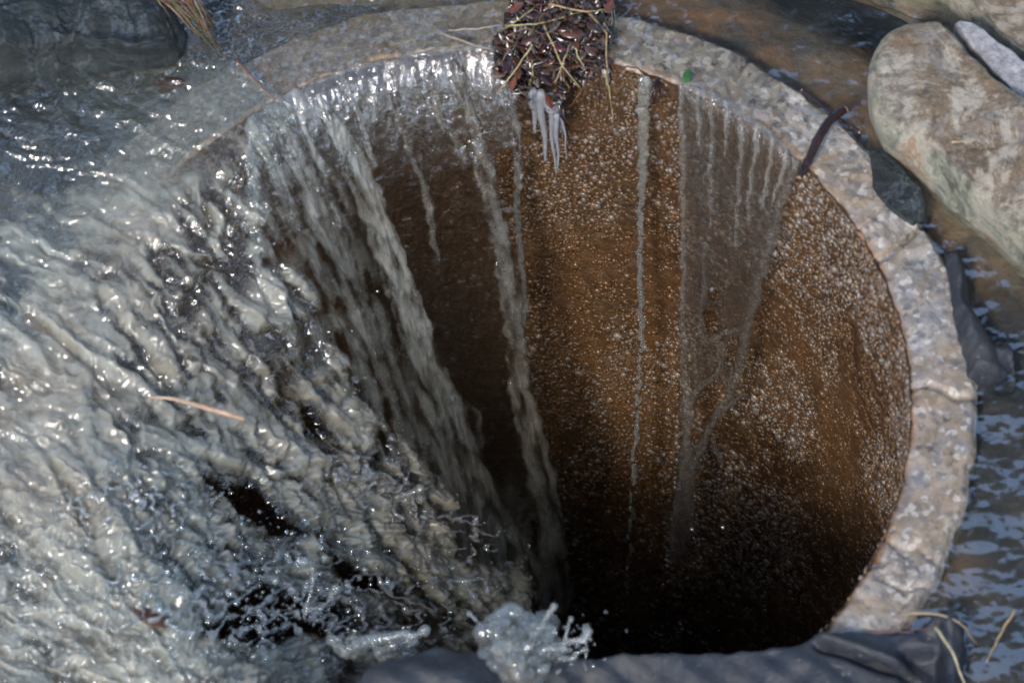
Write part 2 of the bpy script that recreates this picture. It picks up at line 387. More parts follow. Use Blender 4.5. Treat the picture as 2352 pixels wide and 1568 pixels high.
def bed_z(X, Y, RR, TH):
    n = fbm(X*14, Y*14, o=4, s=3)*.006
    z = -.022 - .07*bed_deep(X, Y, RR, TH)*(1-.9*silt(X, Y)) + n - .01*sstep(.36, .5, RR)*(RR < 2)
    return z, 0*RR
rad = np.concatenate([np.linspace(RO-.012, .75, 150), np.geomspace(.78, 60, 50)])
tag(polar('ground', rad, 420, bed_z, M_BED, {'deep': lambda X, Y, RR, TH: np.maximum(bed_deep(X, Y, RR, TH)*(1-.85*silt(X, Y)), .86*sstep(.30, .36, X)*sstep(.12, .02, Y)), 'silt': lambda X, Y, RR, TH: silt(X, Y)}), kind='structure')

# ---------------------------------------------------------------- the concrete pipe
pipe = empty('concrete_pipe', (0, 0, 0), 'round exposed aggregate concrete pipe standing upright with rust brown inside', 'pipe')
def wall_z(X, Y, RR, TH):   # RR here carries depth
    return None
th = np.linspace(0, 2*pi, 900); dz = np.concatenate([[.0], np.linspace(-.003, -1.0, 420), [-1.6]])
Z, TH = np.meshgrid(dz, th, indexing='ij')
rr = R + fbm(TH*R*60, Z*60, o=4, s=5)*.0011 - .0*Z
chip = np.clip(fbm(TH*R*45, Z*0, o=4, s=9), 0, 1)*.004*np.exp(Z/.006)
P = np.stack([(rr+chip)*np.cos(TH), (rr+chip)*np.sin(TH), Z], -1)
grid_mesh('inner_wall', P[::-1], mat=M_WALL, parent=pipe)
# top ring and outer wall
prof = np.concatenate([np.linspace(0, 1, 46)])
q = np.concatenate([prof, [1.0, 1.0, 1.0]]); zq = np.concatenate([np.zeros(46), [-.01, -.05, -.4]])
Q, TH = np.meshgrid(q, th, indexing='ij'); ZQ = np.repeat(zq[:, None], len(th), 1)
edge = fbm(TH*R*22, TH*0+2, o=3, s=21)*.0032
RR = (R+.0002) + (RO - R + edge)*Q
X = RR*np.cos(TH); Y = RR*np.sin(TH)
top = fbm(X*55, Y*55, o=5, s=31)*.0014
lipd = -.004*np.exp(-Q*(RO-R)/.0025) * (1+.8*fbm(TH*R*50, TH*0, o=3, s=41))
groove = 0
for g, w in ((radians(20), .0035), (radians(-3), .003), (radians(-27), .0022), (radians(-29.5), .0015), (radians(52), .003)):
    groove = groove - .0045*np.exp(-((TH-(g % (2*pi)) + .05*fbm(X*20, Y*20, o=2, s=2))*R/w)**2)
Z = ZQ + top + np.where(ZQ == 0, lipd - .006*sstep(.86, 1, Q)**2 + groove, 0)
lip = np.exp(-Q*(RO-R)/.0035)*.9
P = np.stack([X, Y, Z], -1)
grid_mesh('top_ring', P[::-1], mat=M_RING, attrs={'lip': lip[::-1]}, parent=pipe)
# exposed pebbles on the inner wall (one part)
t_ = (1+5**.5)/2
ico = np.array([(-1,t_,0),(1,t_,0),(-1,-t_,0),(1,-t_,0),(0,-1,t_),(0,1,t_),(0,-1,-t_),(0,1,-t_),(t_,0,-1),(t_,0,1),(-t_,0,-1),(-t_,0,1)])
ico /= np.linalg.norm(ico[0])
icf = np.array([(0,11,5),(0,5,1),(0,1,7),(0,7,10),(0,10,11),(1,5,9),(5,11,4),(11,10,2),(10,7,6),(7,1,8),(3,9,4),(3,4,2),(3,2,6),(3,6,8),(3,8,9),(4,9,5),(2,4,11),(6,2,10),(8,6,7),(9,8,1)])
def pebbles():
    pit = .0033; tt = np.arange(radians(-80), radians(185), pit/R); zz = np.arange(-.004, -.95, -pit*.86)
    T, Zg = np.meshgrid(tt, zz); T = T + (np.arange(len(zz)) % 2)[:, None]*pit/R/2
    T = T.ravel() + rng.normal(0, .0012/R, T.size); Zg = Zg.ravel() + rng.normal(0, .0011, Zg.size)
    a = T*R
    dens = fbm(a*9, Zg*6, o=4, s=51)*.7 + .35*noise(a*40, Zg*40, s=57) + .22*sstep(radians(75), radians(20), T)
    # a muddy streak slanting down the right hand wall
    dens = dens - 1.1*np.exp(-((a - (.135 - .10*(Zg+.25)))/.035)**2)*sstep(-.05, -.2, Zg)
    pr = sstep(-.55, .35, dens)
    keep = rng.random(T.size) < .75 + .25*pr; T = T[keep]; Zg = Zg[keep]; pr = pr[keep]; n = T.size
    sz = np.clip(rng.lognormal(np.log(.00112), .48, n), .0005, .0036)
    el = 1 + rng.random(n)*.6; fl = .55 + rng.random(n)*.3
    rot = rng.normal(radians(60), .6, n)
    bury = (.12 - .42*pr + rng.random(n)*.3)*sz
    v = ico[None]*(1+rng.normal(0, .13, (n, 12, 1)))
    u = v[:, :, 0]*(sz*el)[:, None]; w = v[:, :, 1]*sz[:, None]; d = v[:, :, 2]*(sz*fl)[:, None]
    ta = u*np.cos(rot)[:, None] - w*np.sin(rot)[:, None]; zz = u*np.sin(rot)[:, None] + w*np.cos(rot)[:, None]
    rr = R + bury[:, None] + d; th = T[:, None] + ta/R
    V = np.stack([rr*np.cos(th), rr*np.sin(th), Zg[:, None]+zz], -1).reshape(-1, 3)
    F = (icf[None] + 12*np.arange(n)[:, None, None]).reshape(-1, 3)
    pal = np.array([(.50, .48, .43), (.34, .33, .32), (.20, .20, .21), (.40, .31, .21), (.22, .14, .08), (.45, .24, .14), (.12, .11, .10)])
    ci = rng.choice(7, n, p=[.17, .16, .17, .19, .18, .03, .10]); c = pal[ci]*(.34+.46*rng.random((n, 1)))
    st = np.clip(sstep(.8, .2, pr)*.55 + .22 + .35*rng.random(n) + .25*sstep(radians(50), radians(80), T) + .5*np.clip(fbm(a[keep]*22, Zg*4, o=3, s=59), 0, 1), 0, .95)[:, None]; c = c*(1-st) + np.array((.095, .044, .014))*st
    raw_mesh('aggregate_pebbles', V, F, M_PEB, {'col': np.repeat(c, 12, 0)}, True, pipe)
    print('pebbles', n)
pebbles()
# the dark pool at the bottom of the shaft
tag(polar('shaft_water', np.linspace(.001, .3, 20), 90, lambda X, Y, RR, TH: (-1.15+fbm(X*20, Y*20, o=3)*.006, 0*RR), M_POOL, {'air': lambda X, Y, RR, TH: 0*X+.25}), kind='structure')

# ---------------------------------------------------------------- still and slow water round the pipe
def level(X, Y):
    """water level: over the rim at the top and left, a little under it on the right"""
    a = np.degrees(np.arctan2(Y, X))
    return np.interp(a, [-180, -120, -60, -20, 10, 30, 50, 75, 100, 130, 180], [.006, -.001, -.0055, -.0055, -.0045, -.003, .0012, .004, .006, .007, .006])
def pool_z(X, Y, RR, TH):
    amp = np.interp(np.degrees(np.arctan2(Y, X)), [-180, -60, -20, 20, 60, 80, 100, 180], [1, .4, .22, .18, .16, .7, 1.3, 1.0])*np.exp(-np.maximum(RR-.6, 0))
    amp = amp*(1+1.1*sstep(.14, .02, RR-RO)*sstep(.10, -.05, X)*(Y > 0)); air_n = 0
    z = level(X, Y) + amp*(.0011*fbm(X*30, Y*46, o=3, s=71) + .0003*fbm(X*110, Y*140, o=2, s=73))
    left = sstep(.0, -.12, X)*sstep(.2, .0, Y)
    return z - .02*left, np.where(RR < R+.003, .0, 0)
rad = np.concatenate([np.linspace(R+.0015, .62, 240), np.geomspace(.63, 58, 50)])
tag(polar('water', rad, 1500, pool_z, M_POOL, {'air': lambda X, Y, RR, TH: np.clip(.02+.08*fbm(X*9, Y*9, o=4, s=77)+.30*sstep(.10, -.03, X)*sstep(.085, .03, np.abs(RR-RO))*(1+.6*fbm(X*30, Y*40, o=3, s=79)), .01, .5)}), kind='structure')

# ---------------------------------------------------------------- falling water
def falls(px, py, h0, v, mode='radial', d=(.9, -.43)):
    """where the sight line meets the surface of water leaving the rim at speed v"""
    D = ray(px, py); d = np.array(d)/np.hypot(*d)
    P0 = CC + D*((h0-CC[2])/D[..., 2])[..., None]
    Dn = D/np.linalg.norm(D, axis=-1, keepdims=True)
    def zs(P):
        x, y = P[..., 0], P[..., 1]; r_ = np.hypot(x, y)
        if mode == 'radial': s = np.clip(R - r_, 0, None)
        else:
            c = x*d[1]-y*d[0]; s = np.where(r_ < R, x*d[0]+y*d[1] + np.sqrt(np.clip(R*R-c*c, 0, None)), 0)
        return h0 - 4.9*(s/v)**2
    lo = np.zeros(px.shape); hi = np.zeros(px.shape); done = np.zeros(px.shape, bool)
    r0 = np.hypot(P0[..., 0], P0[..., 1])
    out = r0 >= R
    st = .02
    for k in range(75):
        t = (k+1)*st; P = P0 + Dn*t; g = P[..., 2] - zs(P)
        hit = (~done) & ((g < 0) | (np.hypot(P[..., 0], P[..., 1]) > R))
        lo = np.where(hit, t-st, lo); hi = np.where(hit, t, hi); done |= hit
    for k in range(16):
        m = (lo+hi)/2; P = P0 + Dn*m[..., None]; g = P[..., 2] - zs(P)
        ins = (g < 0) | (np.hypot(P[..., 0], P[..., 1]) > R)
        hi = np.where(ins, m, hi); lo = np.where(ins, lo, m)
    t = np.where(out, 0, (lo+hi)/2)
    return P0 + Dn*t[..., None]
def normals(P):
    a = np.gradient(P, axis=1); b = np.gradient(P, axis=0); n = np.cross(b, a)
    n /= np.linalg.norm(n, axis=-1, keepdims=True)+1e-12
    s = np.sign((n*(CC-P)).sum(-1, keepdims=True)); return n*np.where(s == 0, 1, s)
def blur(A, k):
    for ax in (0, 1):
        for _ in range(2):
            c = np.cumsum(np.concatenate([np.repeat(A.take([0], ax), k, ax), A, np.repeat(A.take([-1], ax), k, ax)], ax), ax)
            n = A.shape[ax]; hi = c.take(np.arange(2*k, 2*k+n), ax); lo = c.take(np.arange(0, n), ax)
            A = (hi-lo)/(2*k)
    return A
def gridpx(x0, x1, y0, y1, st):
    return np.meshgrid(np.arange(x0, x1+st, st), np.arange(y0, y1+st, st))
def flowc(X, Y, ang):
    a = radians(ang); return X*cos(a)+Y*sin(a), -X*sin(a)+Y*cos(a)
def lumps(X, Y, w, s, ang=35, st=1.6, o=3):
    """rounded, creased water lumps, w = size in px of the 2352 frame"""
    u, v = flowc(X, Y, ang); u = u/(w*st); v = v/w
    wu = fbm(u*.7, v*.7, o=2, s=s+40)*.8; wv = fbm(u*.7+9, v*.7, o=2, s=s+50)*.8
    t = 0; a = 1
    for k in range(o):
        q = 1.9**k; n = noise((u+wu)*q, (v+wv)*q, s=s+k)
        t = t + a*np.sqrt(n*n+.012)*(1 if k % 2 == 0 else -.9); a *= .45
    return t

# ---- the heavy rush from the left, over the rim and down
X, Y = gridpx(-330, 1330, 40, 1720, 2.2)
wx = X + 10*fbm(X/60, Y/60, o=3, s=101) + 4*noise(X/14, Y/14, s=103); wy = Y + 10*fbm(X/60+5, Y/60, o=3, s=102) + 4*noise(X/14+4, Y/14, s=104)
B = falls(X, Y, .009, 1.12, 'dir', (.88, -.47)); 
B = np.stack([blur(B[..., i], 6) for i in range(3)], -1)
N = normals(B)
edge_poly = [(-330, 40), (420, 40), (500, 120), (640, 215), (690, 262), (640, 330), (600, 420), (640, 520), (600, 600), (690, 610), (735, 690), (745, 780), (830, 835), (815, 870), (880, 960), (940, 1000), (985, 1100), (1010, 1080), (1030, 1170), (1060, 1260), (1125, 1300), (1190, 1260), (1215, 1340), (1200, 1430), (1240, 1500), (1240, 1720), (-330, 1720)]
sd = sdpoly(wx, wy, edge_poly)
holes = [[(455, 1100), (520, 1120), (580, 1130), (640, 1190), (665, 1235), (600, 1225), (540, 1180)],
         [(520, 1385), (560, 1362), (650, 1370), (700, 1395), (770, 1400), (790, 1450), (700, 1462), (610, 1478), (540, 1470), (455, 1462), (470, 1440), (520, 1430)],
         [(685, 945), (705, 950), (735, 1010), (715, 1000)],
         [(700, 1270), (760, 1310), (840, 1330), (900, 1370), (850, 1360), (760, 1335)],
         [(590, 530), (640, 520), (650, 590), (615, 585)],
         [(855, 985), (885, 990), (880, 1040), (858, 1050)],
         [(1030, 1230), (1060, 1260), (1050, 1290), (1035, 1270)]]
hd = np.full(X.shape, 1e9)
for h in holes: hd = np.minimum(hd, sdpoly(wx, wy, h))
dm = np.maximum(sd, -hd)
inside = sstep(-10, 60, 965*np.ones_like(X)*1.0 - np.hypot((X-1116), (Y-950)*965/836)) # inside the mouth
loud = sstep(480, 620, Y) ; loud = np.maximum(loud, inside)        # calmer at the top left
front = sstep(1050, 1250, Y + .25*X)
h = (.0125*lumps(X, Y, 120, 111, 44, 2.6, 2) + (.0100*lumps(wx, wy, 74, 115, 54, 1.7, 1)+.0024*lumps(wx, wy, 36, 116, 58, 1.9, 1))*inside + (.0060*lumps(wx, wy, 58, 117, 24, 2.2, 2))*(1-inside))*loud
h += (.0060*lumps(X, Y, 80, 131, 15, 2.0, 2) + .0026*lumps(wx, wy, 34, 135, -25, 1.6))*(1-loud)
h += front*(.006*lumps(X, Y, 60, 141, 20, 1.5)+.0022*np.abs(noise(X/13, Y/13, s=143)))
h += .0008*fbm(X/26, Y/26, o=3, s=145)
# rounded free edges
ed = np.clip(-dm/16, 0, 1); h = h + .006*(np.sqrt(1-(1-ed)**2)-1)*inside
# sink the margins that meet the still water
h -= .03*sstep(150, 60, Y)*(1-inside) 
P = B + N*h[..., None]
keep = (dm < 0); keep = keep[:-1, :-1] & keep[1:, 1:] & keep[:-1, 1:] & keep[1:, :-1]
hs = h - blur(h, 28); hc = np.clip(hs/.0030, -1.2, 1.2)*.16
fu_, fv_ = flowc(wx, wy, 52); gu_, gv_ = flowc(wx, wy, 22); strk = inside*fbm(fu_/190, fv_/24, o=4, s=155) + (1-inside)*fbm(gu_/210, gv_/34, o=4, s=157)
air = .15 + .30*fbm(X/150, Y/150, o=3, s=151) + .16*fbm(wx/50, wy/36, o=3, s=153) + .46*strk + hc 
air = air + .16*sstep(560, 760, Y) + .12*front
air *= .05+.95*sstep(350, 620, Y + .5*np.clip(X-300, 0, 400))
rr_ = np.hypot((X-1116)/965, (Y-950)/836); air = air + .22*np.exp(-((rr_-1.07)/.09)**2)*sstep(620, 480, Y) + .30*np.exp(-((rr_-1.0)/.12)**2)*sstep(330, 480, Y)
chan = np.exp(-((X - (600+.50*(Y-400)))/55)**2)*sstep(330, 450, Y)*sstep(1100, 900, Y)
air = np.clip(air - .5*chan, .03, .62); air = air*sstep(-2, 34, -dm)*inside + air*(1-inside)
stream = grid_mesh('rushing_water', P, keep, {'air': air}, M_STREAM)
tag(stream, kind='structure')

# ---- sheets: closed lenses of clear water
def sheet(name, box, st, h0, v, tfun, label, cat='falling water', group=None, mat=None, mode='radial', lift=0, bl=3):
    X, Y = gridpx(*box, st); B = falls(X, Y, h0, v, mode, (.88, -.47))
    B = np.stack([blur(B[..., i], bl) for i in range(3)], -1); N = normals(B)
    B = B + N*lift; t, air = tfun(X, Y)
    t = np.where(t > 0, t, 0)
    wob = .0012*fbm(X/30, Y/90, o=3, s=len(name))
    Pf = B + N*(wob+t*.5+.0003*(t > 0))[..., None]; Pb = B + N*(wob-t*.5)[..., None]
    on = t > 0; keep = on[:-1, :-1] | on[1:, 1:] | on[:-1, 1:] | on[1:, :-1]
    o = grid_mesh(name, Pf, keep, {'air': np.clip(air, 0, .9)}, mat or M_FALL, back=Pb, weld=~on)
    return tag(o, label, cat, group)
def warp(X, Y, a=6, w=40, s=0):
    return X + a*fbm(X/w, Y/w, o=3, s=s), Y + a*fbm(X/w+7, Y/w+3, o=3, s=s+9)

# A: the wide veil and its ropes at the top left of the mouth
def tA(X, Y):
    wx, wy = warp(X, Y, 7, 38, 201)
    poly = [(560, 270), (650, 215), (800, 150), (1000, 110), (1140, 100), (1190, 130), (1185, 330), (1140, 345), (1135, 440), (1160, 560), (1175, 650), (1195, 760), (1200, 900), (1235, 1000), (1240, 1080), (1280, 1160), (1285, 1250), (1300, 1330), (1290, 1420), (1200, 1480), (1100, 1480), (900, 1200), (700, 900), (560, 600)]
    d = sdpoly(wx, wy, poly)
    for hp in ([(1045, 310), (1062, 305), (1068, 330), (1055, 338)], [(1140, 350), (1155, 375), (1150, 430), (1138, 400)],
               [(1165, 905), (1178, 910), (1180, 930), (1168, 925)], [(1040, 950), (1060, 945), (1072, 985), (1050, 980)],
               [(1215, 1195), (1250, 1190), (1262, 1250), (1235, 1262)], [(1240, 1300), (1275, 1310), (1280, 1370), (1250, 1380)],
               [(1180, 1010), (1200, 1005), (1205, 1050), (1190, 1055)]):
        d = np.maximum(d, -sdpoly(wx, wy, hp))
    e = np.clip(-d/14, 0, 1)
    t = np.where(d < 0, .0012*np.sqrt(e) + .0022*e*(1-e)*4*.5, 0)
    streak = np.clip(noise((X-.33*(Y-150))/26, Y/260, s=205) + .5*noise((X-.33*(Y-150))/9, Y/90, s=207), 0, 1)
    top = sstep(420, 180, Y)
    t += np.where(d < 0, e*(.0016*streak*(.35+top) + .0005*(1+fbm(X/18, Y/50, o=3, s=209))), 0)
    lf_ = sstep(60, -40, X-(700+.34*(Y-250))); air = .05*top + lf_*np.clip(.10+.5*fbm((X-.4*Y)/30, Y/90, o=3, s=219), 0, .5); t = t + np.where(d < 0, lf_*.006*lumps(X, Y, 30, 233, 62, 2.6, 2), 0)
    ropes = [([(728, 215, 5), (750, 260, 16), (790, 330, 27), (835, 430, 34), (875, 530, 34), (910, 640, 36), (945, 740, 38), (975, 840, 42), (1020, 950, 48), (1050, 1060, 56), (1090, 1180, 70), (1150, 1300, 90), (1190, 1400, 110)], .0060, .38),
             ([(1045, 140, 14), (1070, 230, 16), (1100, 350, 20), (1125, 450, 22), (1150, 560, 22), (1170, 660, 26), (1180, 760, 24), (1190, 880, 24), (1215, 980, 30), (1240, 1090, 34), (1260, 1180, 32), (1270, 1290, 30), (1290, 1380, 26)], .006, .16),
             ([(900, 170, 7), (905, 250, 9), (940, 340, 10), (975, 430, 9), (990, 520, 8), (1000, 600, 5)], .0042, .15),
             ([(780, 170, 6), (815, 240, 8), (840, 330, 9), (858, 380, 6)], .0035, .2),
             ([(985, 170, 6), (1000, 260, 10), (1040, 310, 12), (1060, 350, 10)], .003, .15),
             ([(1165, 120, 12), (1178, 250, 10), (1185, 340, 11), (1190, 400, 9)], .004, .12),
             ([(640, 290, 24), (700, 400, 26), (760, 520, 22), (800, 640, 24), (850, 760, 26), (900, 880, 28), (960, 1000, 30)], .006, .22),
             ([(580, 300, 12), (640, 420, 16), (680, 520, 14), (740, 640, 14), (780, 740, 12)], .005, .2),
             ([(1010, 905, 8), (1060, 915, 10), (1098, 950, 10), (1098, 1010, 10), (1085, 1060, 9)], .004, .12)]
    for pts, amp, ar in ropes:
        b, w = rope(wx, wy, pts)
        t = t + amp*b*np.clip(.8+1.0*fbm((X-.3*Y)/16, Y/60, o=3, s=211), .12, 2); air = np.maximum(air, ar*np.clip(b*1.3, 0, 1)*np.clip(.75+1.1*fbm((X-.3*Y)/26, Y/70, o=3, s=213), 0, 1.3))
    lowm = sstep(1050, 1350, Y)*sstep(1260, 1150, X); air = np.maximum(air, lowm*np.clip(.22+.4*fbm(X/40, Y/60, o=3, s=218), 0, .6)); t = t+np.where(d < 0, lowm*(.012*lumps(X, Y, 40, 217, 65, 1.8, 3)), 0)
    return t, air
sheet('water_curtain', (540, 1320, 92, 1490), 2.2, .005, .40, tA, 'wide brown tinted veil of falling water with thick grey ropes left of the icicles')

# B: the clear three sided veil at the right
def tB(X, Y):
    wx, wy = warp(X, Y, 6, 34, 221)
    poly = [(1555, 185), (1640, 210), (1700, 250), (1780, 310), (1835, 372), (1815, 430), (1775, 560), (1735, 660), (1712, 740), (1690, 850), (1675, 890), (1630, 865), (1600, 890), (1590, 960), (1580, 1040), (1572, 1100), (1562, 1100), (1560, 1000), (1566, 800), (1560, 500)]
    d = sdpoly(wx, wy, poly)
    for hp in ([(1622, 655), (1645, 652), (1650, 685), (1625, 688)], [(1622, 700), (1646, 698), (1650, 760), (1612, 770), (1610, 740)],
               [(1662, 785), (1700, 770), (1690, 830), (1655, 845)], [(1703, 630), (1714, 635), (1712, 650), (1702, 645)]):
        d = np.maximum(d, -sdpoly(wx, wy, hp))
    e = np.clip(-d/11, 0, 1)
    t = np.where(d < 0, .0009*np.sqrt(e) + .0007*4*e*(1-e), 0)
    s1 = np.clip(noise((X+.25*(X-1565)/270*(Y-300)*.6)/9, Y/220, s=225), 0, 1)
    t += np.where(d < 0, e*(.0006*s1*(.3+sstep(600, 250, Y)) + .0003*(1+fbm(X/9, Y/60, o=3, s=227))), 0)
    ropes = [([(1830, 372, 8), (1795, 460, 9), (1765, 570, 9), (1735, 670, 10), (1712, 760, 11), (1698, 850, 9), (1670, 910, 9), (1640, 960, 9), (1612, 1010, 9), (1590, 1070, 10), (1580, 1130, 12), (1575, 1200, 12), (1565, 1290, 9)], .0048, .1),
             ([(1566, 700, 6), (1570, 860, 10), (1578, 960, 12), (1572, 1060, 14), (1560, 1140, 15), (1550, 1200, 12), (1545, 1270, 10)], .005, .12),
             ([(1645, 770, 6), (1658, 820, 7), (1640, 865, 7), (1600, 890, 8), (1585, 930, 9)], .003, .1),
             ([(1650, 765, 6), (1700, 750, 6)], .003, .1),
             ([(1562, 195, 5), (1566, 300, 6), (1568, 480, 6), (1570, 700, 7)], .0026, .16),
             ([(1600, 205, 4), (1604, 260, 5), (1603, 330, 2)], .0028, .25), ([(1632, 215, 4), (1634, 300, 4), (1630, 420, 3), (1634, 520, 1.5)], .0022, .2),
             ([(1665, 235, 5), (1668, 290, 5), (1664, 350, 2)], .003, .28), ([(1700, 255, 4), (1702, 330, 5), (1694, 430, 4), (1690, 560, 2)], .0026, .22),
             ([(1738, 285, 5), (1736, 350, 5), (1722, 420, 3), (1716, 520, 1.5)], .003, .28), ([(1775, 315, 5), (1768, 380, 5), (1748, 470, 3)], .003, .28), ([(1808, 345, 5), (1795, 400, 5), (1775, 470, 3)], .003, .28),
             ([(1620, 560, 4), (1612, 660, 6), (1608, 770, 7), (1622, 785, 6), (1650, 770, 6)], .002, .1),
             ([(1700, 905, 5), (1675, 930, 5), (1660, 950, 4)], .003, .1),
             ([(1635, 1005, 6), (1650, 1060, 6)], .003, .1)]
    air = .035+0*X
    for pts, amp, ar in ropes:
        b, w = rope(wx, wy, pts); t = t + amp*b*(1+.6*fbm(X/12, Y/22, o=3, s=231)); air = np.maximum(air, ar*b)
    return t, air
sheet('water_curtain', (1530, 1860, 180, 1310), 1.8, .003, .16, tB, 'clear triangular veil of falling water with holes, below the dark stick', mat=M_VEIL)

# thin threads falling past the back wall
def thread(pts, seed, label, wob=6, top=None):
    def tf(X, Y):
        wx = X + wob*fbm(X*0+1, Y/26, o=3, s=seed) + 1.5*noise(X/8, Y/8, s=seed+2); t = 0*X
        for p in pts:
            b, w = rope(wx, Y, p); t = np.maximum(t, b*w/3216*1.1*(1+.7*noise(X*0, Y/13, s=seed+3)))
        return t, .22+0*X
    xs = [q[0] for p in pts for q in p]; ys = [q[1] for p in pts for q in p]
    return sheet('water_thread', (min(xs)-26, max(xs)+26, min(ys)-14, max(ys)+14), 1.5, .003, .17, tf, label, 'falling water', 'threads of water falling past the back wall')
def bead(y0, y1, x0, x1, n, rmax):
    out = []
    for k in range(n):
        f = (k+random.random()*.7)/n; y = y0+(y1-y0)*f; x = x0+(x1-x0)*f+random.uniform(-4, 4); r = random.uniform(.45, 1)*rmax
        out.append([(x, y-r*random.uniform(0, 1.2), r*.8), (x+random.uniform(-1, 1), y+r, r)])
    return out
thread([[(1478, 186, 16), (1476, 300, 13), (1474, 400, 10), (1472, 470, 7), (1467, 560, 6), (1468, 640, 7), (1473, 740, 6), (1472, 800, 7)]] + bead(815, 1120, 1471, 1452, 15, 7.5) + bead(1130, 1400, 1450, 1441, 17, 6), 301, 'thin thread of water breaking into beads between the icicles and the right veil')
thread([[(1190, 380, 8), (1184, 470, 7), (1192, 560, 8), (1200, 640, 7), (1205, 700, 8), (1195, 760, 7)], [(1150, 480, 4), (1170, 478, 4), (1190, 485, 4)]] + bead(790, 980, 1200, 1206, 7, 6), 311, 'lumpy thread of water just right of the wide brown veil')

# ---- splashes: blobs and fingers fused into one skin of water
def blob_mesh(name, pts_list, voxel, mat, label, cat='splash', group=None, air=.3, smooth=6, disp=0):
    b = MB()
    for kind, P, r in pts_list:
        if kind == 'b': b.ball(P, r, 8)
        else: b.tube(P, r, 7); b.ball(P[0], r[0]*1.0, 8); b.ball(P[-1], r[-1], 8)
    o = b.build(name, mat)
    a = o.data.attributes.get('air') or o.data.attributes.new('air', 'FLOAT', 'POINT')
    m = o.modifiers.new('fuse', 'REMESH'); m.mode = 'VOXEL'; m.voxel_size = voxel; m.use_smooth_shade = True
    s_ = o.modifiers.new('soften', 'SMOOTH'); s_.iterations = smooth; s_.factor = .5
    if disp:
        tx = bpy.data.textures.new(name, 'CLOUDS'); tx.noise_scale = .012; tx.noise_depth = 3
        dm_ = o.modifiers.new('ripple', 'DISPLACE'); dm_.texture = tx; dm_.strength = disp; dm_.texture_coords = 'GLOBAL'
    return tag(o, label, cat, group)
def px3(x, y, z): return at_z(np.array(float(x)), np.array(float(y)), z)
M_WEB = m_water('web_water', murk=(.34, .35, .36), amb=.08, bs=300, rough=.04, fi=2.4)
M_SPLASH = m_water('splash_water', murk=(.30, .31, .31), amb=.26, bs=170, bd=.003, rough=.06, refr=.15)
def finger(pts, r0, r1, z, knob=1.4):
    P = np.array([px3(x, y, zz) for (x, y), zz in zip(pts, np.linspace(z[0], z[1], len(pts)))]); r = np.linspace(r0, r1, len(pts))
    k_ = 9; q_ = np.linspace(0, 1, k_); t_0 = np.linspace(0, 1, len(P)); P = np.stack([np.interp(q_, t_0, P[:, i]) for i in range(3)], -1); r = np.interp(q_, t_0, r)
    P[1:-1] = (P[:-2]+2*P[1:-1]+P[2:])/4; P[1:-1] += np.array([[random.gauss(0, 1) for _ in range(3)] for _ in range(k_-2)])*.0009
    r = r*(1+.30*np.array([random.uniform(-1, 1) for _ in r]))*(1-.35*np.sin(q_*pi)); r[-1] = r1*knob
    return ('t', P, r/3216)
def mound(cx, cy, rx, ry, n, z, rr, seed):
    rs = random.Random(seed); L = []
    for _ in range(n):
        a = rs.uniform(0, 2*pi); q = rs.random()**.5
        L.append(('b', px3(cx+rx*q*cos(a), cy+ry*q*sin(a), z+rs.uniform(-.012, .012)*1.0 - .03*q*q), rs.uniform(*rr)/3216))
    return L
L = mound(1190, 1500, 95, 100, 110, .030, (9, 30), 3)
L += [finger([(1240, 1440), (1258, 1415), (1272, 1392)], 12, 8, (.03, .045)), finger([(1290, 1500), (1300, 1450), (1312, 1420)], 9, 6, (.02, .04)),
      finger([(1230, 1500), (1290, 1475), (1330, 1470), (1350, 1450)], 14, 9, (.02, .03)), finger([(1350, 1450), (1352, 1480), (1340, 1510), (1345, 1535)], 7, 5, (.03, .02)),
      finger([(1280, 1500), (1300, 1520), (1320, 1500), (1345, 1490)], 9, 6, (.02, .03)), finger([(1110, 1450), (1090, 1420), (1078, 1408)], 7, 6, (.03, .04)),
      finger([(1255, 1530), (1300, 1545), (1330, 1560)], 10, 5, (.01, .01)), finger([(1300, 1520), (1308, 1550), (1300, 1580)], 7, 4, (.01, .0))]
L += mound(1305, 1500, 30, 40, 26, .025, (3, 9), 4)
blob_mesh('water_splash', L, .0013, M_SPLASH, 'rounded grey splash leaping up at the edge of the dark liner, bottom centre', group=None, disp=.0015)
L = mound(860, 1480, 110, 30, 70, -.01, (6, 16), 8) + [finger([(820, 1480), (900, 1455), (945, 1460), (975, 1447)], 15, 11, (0, .015)), finger([(930, 1500), (960, 1520), (985, 1535)], 8, 6, (0, 0))]
blob_mesh('water_splash', L, .0013, M_SPLASH, 'low glassy splash with a blunt finger pointing right, beside the black gap', disp=.0012)
blob_mesh('water_splash', [finger([(700, 1405), (716, 1360), (722, 1310), (700, 1290)], 7, 9, (-.01, .02), 1.3), finger([(700, 1405), (740, 1390), (772, 1352)], 6, 9, (-.01, .02)), finger([(700, 1405), (690, 1380), (702, 1345)], 5, 5, (-.01, .01)), finger([(722, 1330), (735, 1300), (745, 1280)], 5, 7, (.0, .02))], .0012, M_SPLASH, 'thin forked splash with knobbed tips rising over the right part of the black gap')
L = mound(920, 1140, 60, 25, 36, -.17, (5, 14), 12) + [finger([(890, 1150), (930, 1140), (965, 1122)], 14, 10, (-.17, -.16)), finger([(900, 1170), (925, 1190)], 12, 7, (-.17, -.17))]
blob_mesh('water_splash', L, .0014, M_SPLASH, 'small clawed splash on the diagonal edge of the rush, above the dark shaft', disp=.0012)
blob_mesh('water_splash', [finger([(1010, 1340), (1060, 1330), (1090, 1370)], 11, 9, (-.25, -.25)), finger([(1060, 1332), (1115, 1330), (1120, 1360)], 9, 8, (-.25, -.25)), finger([(1010, 1340), (985, 1385), (1000, 1400)], 9, 7, (-.25, -.25))], .0014, M_SPLASH, 'bent three pronged splash low on the edge of the rush, above the biggest splash')
